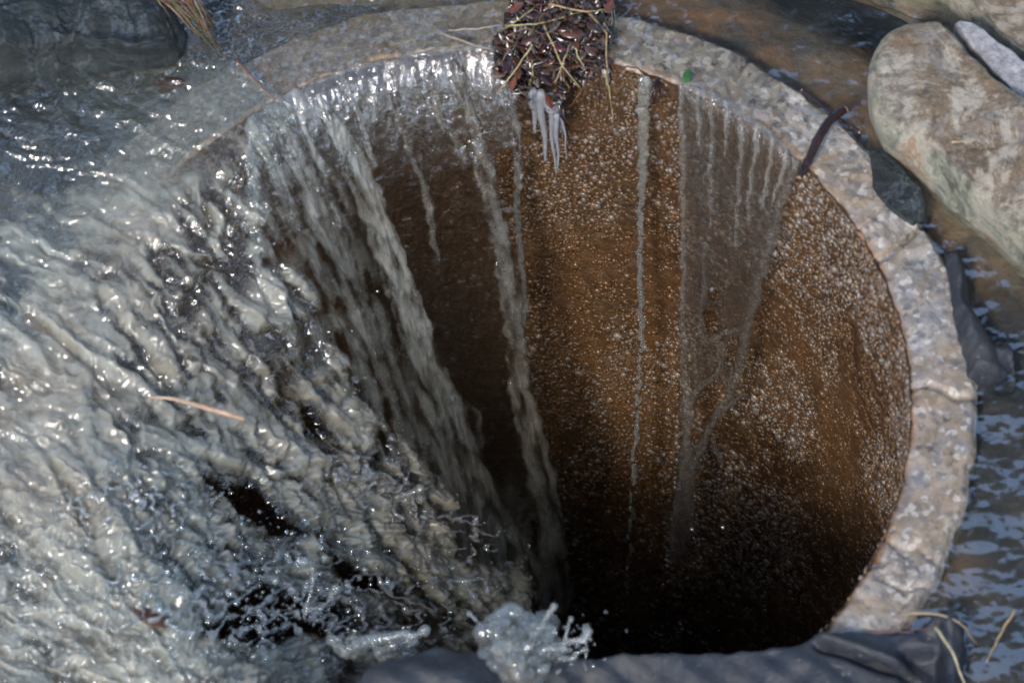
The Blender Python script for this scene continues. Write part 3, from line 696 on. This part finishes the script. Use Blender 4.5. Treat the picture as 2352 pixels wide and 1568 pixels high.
# torn, lacy films of water over the churning lower left
def tL(X, Y):
    wx, wy = warp(X, Y, 12, 46, 241)
    m = np.maximum(np.exp(-(((X-620)/330)**2+((Y-1400)/115)**2)), .85*np.exp(-(((X-860)/260)**2+((Y-1130-.5*(X-860))/60)**2)))
    m = np.maximum(m, .75*np.exp(-(((X-300)/160)**2+((Y-1180)/90)**2)))
    n = np.abs(fbm(wx/66, wy/42, o=2, s=243, gain=.4)); n2 = np.abs(fbm(wx/30, wy/22, o=1, s=247))
    wd = .21*m*np.clip(.75+1.0*noise(X/34, Y/34, s=249), .1, 1.8) - .02
    a = np.clip(1-n/np.maximum(wd, 1e-3), 0, 1)*(wd > .01); b = np.clip(1-n2/np.maximum(wd*.5, 1e-3), 0, 1)*(wd > .12)
    t = (.0060*np.sqrt(a)+.0020*np.sqrt(b))*(1+.6*noise(X/10, Y/10, s=251))
    return np.where(np.maximum(a, b) > .02, t, 0), .16+.34*a*m
sheet('water_lace', (100, 1130, 1040, 1560), 1.8, .009, 1.12, tL, 'lacy torn films and strands of water over the black gap at lower left', 'splash', mat=M_WEB, mode='dir', lift=.012, bl=6)
# torn lower ends of the right hand veil
L = []
for x0, y0, x1, y1, n in ((1580, 1100, 1600, 1300, 44), (1545, 1180, 1530, 1340, 24), (1560, 1300, 1555, 1490, 40), (1635, 1040, 1600, 1080, 8), (1490, 1420, 1500, 1500, 9)):
    for k in range(n):
        f = random.random(); x = x0+(x1-x0)*f+random.gauss(0, 9); y = y0+(y1-y0)*f; r = random.uniform(2.5, 6.5)
        p = falls(np.array([[x]]), np.array([[y]]), .003, .16)[0, 0]
        L.append(('b', p, r/3216*1.1))
        if random.random() < .5:
            x2, y2 = x+random.uniform(-14, 14), y+random.uniform(2, 16); p2 = falls(np.array([[x2]]), np.array([[y2]]), .003, .16)[0, 0]
            L.append(('t', np.array([p, (p+p2)/2, p2]), np.array([r, r*.5, r*.8])/3216))
blob_mesh('water_tatters', L, .0010, M_WEB, 'torn glassy drops and strands trailing below the right veil', 'splash', smooth=3)['kind'] = 'stuff'
# loose drops
b = MB()
def sdrop(x, y, l, r):
    p = falls(np.array([[x]]), np.array([[y]]), .009, 1.12, 'dir', (.88, -.47))[0, 0]; q_ = CC-p; q_ /= np.linalg.norm(q_); b.ball(p+q_*l, r/3216, 8)
for _ in range(560):
    t = random.random(); sdrop(random.gauss(640, 230), random.gauss(1370, 110), random.uniform(.012, .05), 1.2+7.0*random.random()**3)
for _ in range(160):
    t = random.random(); sdrop(620+520*t+random.gauss(0, 40), 620+760*t+random.gauss(0, 50), random.uniform(.012, .03), 1.2+3.5*random.random()**3)
def drop(x, y, z, r): b.ball(px3(x, y, z), r/3216, 10)
for _ in range(70): drop(random.uniform(480, 830), random.gauss(1430, 35), -.02, random.uniform(1.5, 6)*random.random()**.4)
for _ in range(110):
    t = random.random(); drop(600+560*t+random.gauss(0, 60), 560+840*t+random.gauss(0, 70), -.05-.2*t+.02, 1.3+3.6*random.random()**2)
for _ in range(60): drop(random.uniform(550, 760), random.uniform(1180, 1400), .01, 1.5+4*random.random()**2)
for _ in range(40): drop(random.gauss(1310, 40), random.gauss(1490, 40), .03, random.uniform(1.5, 5))
for x, y, r in ((690, 1288, 13), (738, 1258, 7), (632, 1335, 9), (890, 1336, 8), (1635, 664, 7), (1682, 940, 5), (1660, 1210, 6), (1590, 1215, 5)):
    drop(x, y, .01 if x < 1000 else -.15, r)
for y in (416, 443, 504, 520): b.ball(falls(np.array([[1153.]]), np.array([[float(y)]]), .003, .2)[0, 0], 4.5/3216, 8)
for _ in range(40):
    x = random.gauss(1600, 35); y = random.uniform(930, 1480); p = falls(np.array([[x]]), np.array([[y]]), .003, .2)[0, 0]; b.ball(p, random.uniform(1, 3.5)/3216, 8)
tag(b.build('spray', M_WEB), 'scattered spray of tiny clear water drops', 'spray', kind='stuff')

# ---------------------------------------------------------------- rocks
def stone(name, outline, ztop, thick, mat, label, seed, tilt=(0, 0), amp=1.0, rnd=.25, cat='rock', nphi=260, group=None):
    """a slab with a rounded, weathered edge; outline as corners of its top"""
    W_ = np.array([at_z(np.array(float(x)), np.array(float(y)), ztop) for x, y in outline]); c = W_.mean(0)
    rel = W_[:, :2]-c[:2]; ang = np.arctan2(rel[:, 1], rel[:, 0]); o_ = np.argsort(ang); ang = ang[o_]; rad = np.hypot(rel[:, 0], rel[:, 1])[o_]
    ph = np.linspace(-pi, pi, nphi+1)
    A = np.concatenate([ang-2*pi, ang, ang+2*pi]); RR_ = np.concatenate([rad]*3)
    # true polygon radius by casting from the middle
    px_ = rel[o_]; rr = np.zeros_like(ph)
    for i, p in enumerate(ph):
        dx, dy = cos(p), sin(p); best = 0
        for k in range(len(px_)):
            a = px_[k-1]; b2 = px_[k]; e = b2-a; den = dx*e[1]-dy*e[0]
            if abs(den) < 1e-12: continue
            t = (a[0]*e[1]-a[1]*e[0])/den; s = (a[0]*dy-a[1]*dx)/den
            if t > 0 and -1e-6 <= s <= 1+1e-6: best = max(best, t)
        rr[i] = best
    k_ = np.ones(7)/7; rr = np.convolve(np.r_[rr[-8:-1], rr, rr[1:8]], k_, 'same')[7:-7]; rr[-1] = rr[0]
    q = np.concatenate([np.linspace(0, .86, 60), np.linspace(.87, 1, 26), np.ones(26)*1.0])
    zz = np.concatenate([np.zeros(60), -rnd*thick*(1-np.sqrt(1-np.linspace(0, 1, 26)**2*.98)), -np.linspace(rnd, 1, 26)*thick])
    q[86:] = 1.0+.03*np.sin(np.linspace(0, 3, 26)) - .12*np.linspace(0, 1, 26)**2
    Q, PH = np.meshgrid(q, ph, indexing='ij'); ZZ = np.repeat(zz[:, None], nphi+1, 1)
    X = c[0]+Q*rr[None]*np.cos(PH); Y = c[1]+Q*rr[None]*np.sin(PH); Z = ztop+ZZ
    sc = 1.0
    n1 = fbm(X*12, Y*12, Z*12, o=6, s=seed, gain=.58); n2 = fbm(X*12+31, Y*12, Z*12, o=5, s=seed+7); n3 = fbm(X*12, Y*12+31, Z*12, o=5, s=seed+13)
    st_ = np.floor(fbm(X*6, Y*6, Z*22, o=3, s=seed+17)*5)/5        # broken layers
    inner = np.minimum(Q, 1)
    chp = np.floor(np.clip(fbm(X*26, Y*26, Z*26, o=3, s=seed+19), -1, 1)*4)/4*sstep(.75, .95, Q)
    Z = Z + amp*(.006*n1 + .006*st_ + .005*chp) + (X-c[0])*tilt[0] + (Y-c[1])*tilt[1]
    X = X + amp*.006*n2*inner; Y = Y + amp*.006*n3*inner
    edge = sstep(.78, .95, Q + .10*n2)*(1-.45*sstep(.35, 1, -ZZ/thick))
    P = np.stack([X, Y, Z], -1)
    o = grid_mesh(name, P[::-1], mat=mat, attrs={'edge': edge[::-1]})
    return tag(o, label, cat, group)
stone('flat_rock', [(2000, 130), (2012, 90), (2050, 55), (2110, 32), (2165, 35), (2220, 85), (2290, 160), (2360, 215), (2520, 380), (2640, 560), (2640, 600), (2480, 590), (2370, 535), (2300, 488), (2220, 418), (2150, 355), (2085, 300), (2035, 255), (2003, 200)], .046, .070, M_ROCK, 'big flat lichen spotted rock lying beside the rim at upper right', 401, tilt=(.04, .10), rnd=.4)
stone('tan_rock', [(1890, -170), (1960, -130), (2040, -80), (2100, -60), (2170, -30), (2240, 30), (2300, 100), (2370, 140), (2560, 240), (2700, 100), (2600, -260), (2000, -260)], .022, .07, M_ROCK2, 'sandy tan rock behind the flat rock in the top right corner', 431, amp=1.4, rnd=.5)
stone('wet_black_rock', [(-260, -260), (340, -260), (370, -60), (410, 40), (395, 85), (335, 108), (200, 100), (60, 112), (-60, 108), (-260, 126)], .045, .10, M_DARK, 'wet black veined rock in the top left corner', 451, amp=1.6, rnd=.5)
stone('mossy_rock', [(520, -180), (560, -150), (640, -136), (700, -142), (840, -128), (960, -136), (1080, -142), (1190, -146), (1260, -200), (1200, -330), (500, -330)], .050, .09, M_ROCK, 'rough grey green rock edge above the dark water at the top', 471, amp=1.2, rnd=.5)
stone('ice_patch', [(2175, 35), (2225, 40), (2285, 85), (2340, 120), (2420, 190), (2440, 260), (2360, 235), (2290, 175), (2230, 110)], .036, .05, M_SNOW, 'patch of grainy white ice wedged between the flat rock and the tan rock', 491, amp=.5, rnd=.8, cat='ice')
stone('sunken_fabric', [(1985, 330), (2030, 330), (2080, 380), (2125, 430), (2140, 490), (2100, 520), (2050, 480), (2010, 430)], .004, .03, M_DARK, 'small dark wet spot of sunken fabric half under the flat rock', 511, amp=.5, rnd=.7)  # slab shape standing in for a dark wet spot of underwater fabric

# ---------------------------------------------------------------- dark liner fabric
def fabric(name, box, poly, hf, z0, label, st=4, seed=601, thick=.0016, warpa=5):
    X, Y = gridpx(*box, st); wx, wy = warp(X, Y, warpa, 50, seed); d = sdpoly(wx, wy, poly) + 2.5*fbm(X/120, Y/120, o=2, s=seed+5); B = at_z(X, Y, z0)
    up = np.array([0, 0, 1.0]); hh = blur(hf(X, Y, d), 1)
    P = B + up*hh[..., None]; e = np.clip(-d/5, 0, 1)
    keep = (d < 0); keep = keep[:-1, :-1] | keep[1:, 1:]
    N = normals(P); Pf = P + N*(thick*.5*np.sqrt(e))[..., None]; Pb = P - N*(thick*.5*np.sqrt(e))[..., None]
    return tag(grid_mesh(name, Pf, keep, None, M_LINER, back=Pb, weld=d >= 0), label, 'liner')
def folds(X, Y, d):
    h = .007*fbm(X/260, Y/160, o=2, s=611) + .0012*fbm(X/80+Y/90, Y/120, o=2, s=613)
    h += .022*np.exp(-(((X-1020)/190)**2+((Y-1590)/70)**2))                                   # hump under the splash
    h += .012*np.exp(-((Y-(1475+.32*(X-1900)))/13)**2)*sstep(1860, 1900, X)*sstep(2130, 2020, X)  # fold
    h -= .012*np.exp(-((Y-(1492+.32*(X-1900)))/12)**2)*sstep(1860, 1900, X)*sstep(2150, 2050, X)
    h += .010*np.exp(-((X-2185)/18)**2)*sstep(1380, 1450, Y)
    h += .0040*noise((X-1.6*Y)/85, (Y+.3*X)/420, s=616)
    h -= .02*sstep(-18, 0, d)**2                                                           # edge turns down
    h -= .012*sstep(2050, 2110, X)*sstep(1475, 1500, Y)*sstep(2200, 2150, X)
    return h
fabric('liner_fabric', (760, 2290, 1380, 1900), [(800, 1600), (860, 1530), (940, 1500), (1010, 1478), (1100, 1490), (1250, 1520), (1330, 1515), (1400, 1502), (1470, 1496), (1560, 1500), (1700, 1492), (1800, 1480), (1865, 1462), (1895, 1440), (2000, 1436), (2100, 1440), (2170, 1400), (2215, 1412), (2225, 1470), (2215, 1560), (2240, 1900), (760, 1900)], folds, .014,
       'sagging charcoal liner fabric draped over the near edge of the pipe along the bottom')
def flap(X, Y, d):
    return .012*sstep(0, -30, d) - .012*np.exp(-((X-2235-.35*(Y-640))/22)**2) + .003*fbm(X/40, Y/60, o=3, s=621) - .012*sstep(860, 880, Y)
fabric('liner_flap', (2150, 2360, 560, 910), [(2168, 582), (2200, 570), (2228, 590), (2232, 640), (2228, 690), (2250, 730), (2295, 765), (2325, 800), (2335, 870), (2300, 880), (2212, 882), (2222, 860), (2205, 790), (2190, 720), (2182, 650)], flap, .0,
       'short flap of ribbed charcoal fabric sticking up right of the rim', st=2.5, seed=631, warpa=3)

# ---------------------------------------------------------------- litter clump with straws, icicles
clump_c = px3(1278, 120, .012)
cl = empty('litter_clump', tuple(clump_c), 'matted clump of wet dead leaves and straw caught on the far rim', 'leaf litter')
def lf(x, y, z): return px3(x, y, z) - clump_c
def leaf_shape(b, c, L_, w, ang, pitch, col, curl=.3, seg=6):
    u = np.array([cos(ang)*cos(pitch), sin(ang)*cos(pitch), sin(pitch)]); v = np.cross([0, 0, 1.0], u); v /= np.linalg.norm(v)+1e-9; n = np.cross(u, v)
    V = []
    for i in range(seg+1):
        t = i/seg; hw = w*math.sin(pi*min(.98, t*.96+.02))**.7
        for s_ in (-1, 0, 1):
            V.append(c + u*(t-.5)*L_ + v*s_*hw + n*(curl*L_*(.3*(t-.5)**2 + .25*(s_*s_)*hw/w*.5)))
    V = np.array(V); n0 = len(V); V = np.concatenate([V, V - n*.0004]); F = []
    for i in range(seg):
        for s_ in (0, 1):
            a = i*3+s_; F.append((a, a+1, a+4, a+3)); F.append((n0+a, n0+a+3, n0+a+4, n0+a+1))
    for i in range(seg):
        F.append((i*3, i*3+3, n0+i*3+3, n0+i*3)); F.append((i*3+2, n0+i*3+2, n0+i*3+5, i*3+5))
    b.add(V, F, col)
LC = [(.06, .022, .014), (.03, .014, .012), (.09, .045, .028), (.016, .010, .010), (.10, .036, .016), (.12, .095, .075), (.035, .016, .022), (.03, .026, .024), (.02, .02, .026)]
SCOL = [(.30, .22, .11), (.22, .13, .07), (.15, .075, .045), (.26, .20, .13), (.08, .045, .03)]
def clump_pt(f=1.0, qm=1.0):
    """a point in the mat, in px of the frame and height"""
    while True:
        x = random.uniform(1140, 1410); y = random.uniform(-60, 232)
        hw = np.interp(y, [-60, 0, 60, 110, 160, 200, 240], [110, 112, 120, 128, 118, 60, 30])
        cx = np.interp(y, [-60, 0, 100, 150, 200, 240], [1300, 1295, 1272, 1262, 1245, 1240])
        hw *= 1+.22*noise(np.array(y/26.), np.array(float(x > cx)*5), s=66)
        q = abs(x-cx)/hw
        if q < qm: break
    z = .030*math.sqrt(1-q*q)*np.interp(y, [-60, 60, 150, 190, 240], [1.2, 1, .3, -.9, -1.8]) + random.uniform(-.004, .004)
    return x, y, z
b = MB()
for _ in range(70):
    x, y, z = clump_pt(1, .62); b.ball(lf(x, y, z-.012), random.uniform(.007, .011), 8, (.02, .014, .010), (1, 1, .8))
for _ in range(1500):
    x, y, z = clump_pt(); c = random.choice(LC); k = random.uniform(.6, 1.4)
    leaf_shape(b, lf(x, y, z+random.uniform(-.002, .005)), random.uniform(.005, .016), random.uniform(.0012, .0035), random.uniform(0, 6.28), random.uniform(-.9, .9), [q*k for q in c], random.uniform(-.6, .6), 3)
for _ in range(800):
    x, y, z = clump_pt(); a = random.gauss(-1.0, .7); L_ = random.uniform(8, 34); z += random.uniform(0, .006)
    p0 = lf(x-cos(a)*L_/2, y+sin(a)*L_/2, z); p1 = lf(x+cos(a)*L_/2, y-sin(a)*L_/2, z+random.uniform(-.006, .006))
    b.tube([p0, (p0+p1)/2+np.array([0, 0, .0012]), p1], random.uniform(.00022, .0005), 4, [q*random.uniform(.4, 1) for q in random.choice(SCOL+LC)])
b.build('leaf_mat', M_LITTER, cl)
leaves = [(1185, 18, .6, 44, (.22, .06, .02)), (1222, 30, -.2, 50, (.07, .03, .02)), (1245, 42, .9, 30, (.26, .13, .06)), (1310, 80, -.25, 66, (.14, .055, .03)), (1285, 115, -.5, 36, (.13, .02, .02)), (1400, 12, 1.2, 40, (.19, .06, .03)),
          (1365, 60, -.7, 44, (.06, .03, .025)), (1165, 152, 1.1, 40, (.06, .012, .02)), (1190, 175, 1.3, 34, (.16, .07, .03)), (1330, 150, .4, 40, (.09, .04, .03)), (1255, 185, -.9, 44, (.04, .02, .02)), (1262, 238, -1.3, 40, (.15, .035, .012)), (1215, 100, .2, 38, (.10, .05, .035)), (1355, 115, -.8, 36, (.13, .06, .03))]
for x, y, a, L_, c in leaves:
    c = tuple(q*.7 for q in c); y += random.uniform(-6, 6)
    b = MB(); leaf_shape(b, lf(x, y, .034 if y < 140 else (.012 if y < 200 else -.02)), L_/3216, L_/3216*.24, a, random.uniform(-.3, .3), c, .7, 8); b.build('leaf', M_LITTER, cl)
def straw(pts, w, col, parent, zs):
    b = MB(); P = np.array([px3(x, y, z) for (x, y), z in zip(pts, zs)]) - (np.array(parent.location) if parent else 0)
    t = np.linspace(0, 1, len(P)); tt = np.linspace(0, 1, 9); P = np.stack([np.interp(tt, t, P[:, i]) for i in range(3)], -1)
    P[1:-1] += rng.normal(0, .0003, (7, 3)); b.tube(P, np.linspace(w, w*.5, 9)/3216, 5, col); return b.build('straw', M_STRAW, parent)
ZT = .04
straw([(1222, 105), (1180, 165), (1142, 218)], 2.2, (.42, .34, .16), cl, (.036, .02, .008))
straw([(1250, 60), (1290, 150), (1336, 208)], 2.4, (.40, .30, .13), cl, (.04, .03, .01))
straw([(1345, 20), (1392, 75), (1395, 180)], 3.6, (.28, .18, .08), cl, (.035, .03, .01))
straw([(1388, 160), (1402, 215), (1410, 290)], 2.2, (.45, .37, .17), cl, (.02, -.01, -.055))
straw([(1160, 60), (1230, 55), (1350, 25)], 2, (.38, .32, .12), cl, (.036, .04, .036))
straw([(1230, 15), (1180, 55), (1150, 70)], 2, (.36, .30, .10), cl, (.036, .036, .03))
straw([(1260, 10), (1350, 28), (1390, 22)], 2.6, (.42, .28, .13), cl, (.04, .042, .036))
straw([(1320, 110), (1330, 135), (1345, 160)], 2, (.42, .36, .18), cl, (.042, .036, .03))
straw([(1275, 190), (1300, 130), (1310, 100)], 1.8, (.35, .26, .12), cl, (.02, .034, .038))
straw([(1215, 195), (1225, 170), (1222, 140)], 1.8, (.40, .33, .12), cl, (.01, .02, .034))
straw([(1305, 250), (1325, 225), (1340, 200)], 1.8, (.25, .12, .06), cl, (-.04, -.01, .0))
for _ in range(34):
    x, y, z = clump_pt(); a = random.choice([random.gauss(-1.05, .3), random.gauss(-1.3, .25), random.gauss(.35, .35)]); L_ = random.uniform(30, 110); z += .008
    straw([(x-cos(a)*L_/2, y-sin(-a)*L_/2*-1), (x+random.uniform(-5, 5), y+random.uniform(-7, 7)), (x+cos(a)*L_/2, y-sin(a)*L_/2)], random.uniform(1.0, 2.0), [q*random.uniform(.5, 1) for q in random.choice(SCOL)], cl, (z, z+.004, z))
for _ in range(16):
    x = random.choice([random.uniform(1205, 1310), random.uniform(1330, 1405)]); y = random.uniform(175, 215); L_ = random.uniform(22, 75)
    straw([(x, y), (x+random.uniform(-5, 7), y+L_*.5), (x+random.uniform(-8, 10), y+L_)], random.uniform(.9, 1.9), random.choice([(.02, .013, .01), (.05, .028, .015), (.10, .06, .03)]), cl, (-.004, -.03, -.055))
# dark twigs hanging below the clump
for pts, w in (([(1290, 235), (1300, 290), (1308, 330)], 3), ([(1280, 225), (1290, 270), (1312, 300)], 4), ([(1375, 195), (1378, 225), (1377, 250)], 2.2), ([(1225, 250), (1213, 275)], 1.4)):
    b = MB(); P = np.array([px3(x, y, 0) for x, y in pts]); P = falls(np.array([[x for x, y in pts]], float), np.array([[y for x, y in pts]], float), .002, .35)[0] - clump_c
    b.tube(P, np.linspace(w, w*.4, len(P))/3216, 5); b.build('twig', M_BARK, cl)

def icicle(x0, y0, y1, w, label, dx=0, bulge=0):
    n = 26; f = np.linspace(0, 1, n); xs = x0+dx*f; ys = y0+(y1-y0)*f
    P = falls(xs[None], ys[None], .002, .34)[0]; P = P[0] + (P-P[0])
    # hang straight down from the first point
    top = P[0]; ln = (y1-y0)/3216/cos(PITCH)*1.02
    P = top + np.stack([f*dx/3216 + .0006*np.sin(f*9+x0), 0*f, -f*ln], -1)
    r = w*(1-f*.72)*(1+.09*np.sin(f*ln*900)+.05*np.sin(f*31+x0)); r = np.where(f > .93, r*.75, r); r[0] *= .6; r = r*(1+bulge*np.exp(-((f-.2)/.15)**2))
    b = MB(); b.tube(P-top, r/3216, 12); o = b.build('icicle', M_ICE); o.location = top
    return tag(o, label, 'icicle', 'icicles hanging under the litter clump')
icicle(1222, 205, 302, 12, 'short broad icicle at the left end of the row under the leaf clump', -3+6, .35)
icicle(1240, 210, 368, 12.5, 'longest ringed icicle, white and second from the left under the leaf clump', 6)
icicle(1263, 232, 398, 8.5, 'slim clear icicle reaching lowest, in the middle of the row', 4)
icicle(1284, 225, 305, 10.5, 'stubby pale icicle fourth from the left, stepping to a thin tip', 1)
icicle(1277, 262, 385, 7.5, 'thin grey icicle just right of the one that reaches lowest', -2)
icicle(1292, 268, 362, 4, 'hair thin icicle at the right end of the row beside the dark twigs', 6)
icicle(1266, 222, 300, 17, 'wide frosted slab of ice joining the middle icicles', 0, .2)
icicle(1391, 158, 196, 9, 'single rounded ice bead hanging off the right end of the clump', 3, .3)
icicle(1344, 140, 162, 7, 'small frozen droplet on the face of the leaf clump', 0)
icicle(1268, -20, 58, 6, 'smooth glassy ice spike in front of the top of the leaf clump', 1)

# ---------------------------------------------------------------- sticks, straw, small things
def branch(name, pts, ws, zs, mat, label, cat, seg=10, endmat=None):
    P = np.array([px3(x, y, z) for (x, y), z in zip(pts, zs)]); t = np.linspace(0, 1, len(P)); tt = np.linspace(0, 1, 40)
    def cr(a): return np.interp(tt, t, a)
    P = np.stack([cr(P[:, i]) for i in range(3)], -1); k = np.ones(7)/7
    P = np.stack([np.convolve(np.r_[[P[0, i]]*3, P[:, i], [P[-1, i]]*3], k, 'valid') for i in range(3)], -1)
    r = cr(ws)/3216*(1+.10*fbm(tt*14, tt*0, o=3, s=int(pts[0][0])))
    for kn in (.22, .55, .8): r *= 1+.22*np.exp(-((tt-kn)/.02)**2)
    root = empty(name, tuple(P[0]), label, cat); b = MB(); b.tube(P-P[0], r, seg); b.build('bark', mat, root)
    for e, s_ in ((0, 0), (-1, -1)):
        b = MB(); d = P[e]-P[1 if e == 0 else -2]; d /= np.linalg.norm(d); b.tube([P[e]-P[0]-d*.0004, P[e]-P[0]+d*.0009], r[e]*.93, seg); b.build('cut_end', M_BARK2, root)
    return root
branch('stick', [(1944, 250), (1908, 272), (1880, 315), (1860, 362), (1834, 412)], [9, 10.5, 11, 10, 7], (.016, .017, .014, .010, .006), M_BARK, 'dark red brown wet stick reaching over the rim at right', 'stick')
branch('stick', [(338, 910), (400, 915), (460, 932), (520, 950), (562, 962)], [2.5, 4, 6, 6.5, 5], (.002, .006, .013, .013, .009), M_BARK2, 'pale stripped stick floating in the rush at lower left', 'stick')
branch('stick', [(1840, 205), (1890, 245), (1940, 282), (1975, 305)], [3, 4, 4, 3], (.004, .005, .006, .005), M_BARK, 'thin black twig lying on the wet rim beneath the red brown stick', 'stick')
b = MB(); leaf_shape(b, px3(1578, 176, .008), .011, .0032, 1.35, .2, (0, .1, 0), .5, 8); tag(b.build('leaf', M_LEAF), 'small bright green leaf on the rim right of the litter clump', 'leaf')
for (x, y, a, L_, c, lab) in ((392, 196, -.1, .024, (.06, .026, .014), 'red brown sodden leaf awash in the stream at upper left'), (350, 1425, -.6, .030, (.10, .040, .015), 'crumpled rust brown leaf at the left end of the black gap'), (1178, 195, 1.2, .012, (.2, .06, .02), 'small orange leaf scrap stuck at the left foot of the litter clump')):
    b = MB(); leaf_shape(b, px3(x, y, .0085 if x < 500 and y < 400 else .0125), L_, L_*.2, a, .1, c, 1.2, 8); tag(b.build('dead_leaf', M_LITTER), lab, 'leaf')
b = MB(); kn = falls(np.array([[1508.]]), np.array([[182.]]), .003, .35)[0, 0]
b.ball(kn, 5/3216, 8)
for x1, y1 in ((1493, 250), (1502, 240), (1512, 246), (1520, 222), (1528, 226), (1499, 226)):
    e_ = falls(np.array([[float(x1)]]), np.array([[float(y1)]]), .002, .35)[0, 0]; m_ = (kn+e_)/2 + np.array([(x1-1508)/3216*.5, -.002, 0]); b.tube([kn, m_, e_], np.array([2.2, 1.8, .9])/3216, 5)
tag(b.build('rootlets', M_BARK), 'tuft of black rootlets hanging inside the rim, right of the long thread of water', 'roots')
# bundle of straw at the top left
sb_c = px3(420, 20, .05); sb = empty('straw_bundle', tuple(sb_c), 'loose bundle of tawny straw hanging off the wet black rock into the stream', 'straw')
for k in range(44):
    f = random.random(); x0 = 350+90*f+random.uniform(-14, 14); y0 = random.uniform(-40, 10); a = random.gauss(.0, .11); L_ = random.uniform(60, 165)
    ang = radians(38+22*f) + a; x1 = x0+cos(ang)*L_; y1 = y0+sin(ang)*L_
    straw([(x0, y0), ((x0+x1)/2+random.uniform(-6, 6), (y0+y1)/2-5), (x1, y1)], random.uniform(1.0, 2.6), [q*random.uniform(.5, 1.1) for q in random.choice(SCOL[:3])], sb, (.062, .058, .02))
# straws lying about
def lone(pts, w, col, zs, label):
    o = straw(pts, w, col, None, zs); return tag(o, label, 'straw')
lone([(2148, 1440), (2190, 1500), (2220, 1580)], 4.5, (.38, .33, .20), (.03, .03, .02), 'pale straw stalk lying over the liner at the bottom right corner')
lone([(2070, 1408), (2150, 1405), (2210, 1430), (2245, 1480)], 4, (.26, .20, .13), (.022, .024, .02, .0), 'bent tan grass blade arching over the corner of the rim and the liner')
lone([(1990, 1448), (2080, 1450), (2160, 1438)], 2.4, (.12, .04, .03), (.026, .028, .026), 'dark red grass stem along the top edge of the liner')
lone([(2185, 327), (2215, 325), (2245, 321)], 2.6, (.42, .31, .18), (.062, .062, .062), 'dry pine needle lying on the flat rock')
lone([(1010, 75), (1080, 100), (1135, 118)], 3.2, (.30, .24, .16), (.012, .014, .01), 'frosted grass stem reaching left from the litter clump')
lone([(1030, 70), (1100, 66), (1150, 58)], 2.6, (.32, .28, .22), (.012, .014, .02), 'upper of two icy stems strung left of the litter clump')
lone([(540, 135), (590, 190), (640, 240)], 3, (.22, .10, .06), (.014, .015, .012), 'red brown stem in the stream pointing at the lip of the mouth')
lone([(2330, 1400), (2290, 1470), (2265, 1520)], 4, (.34, .24, .13), (.0, -.004, -.006), 'tan reed under the still water in the bottom right corner')
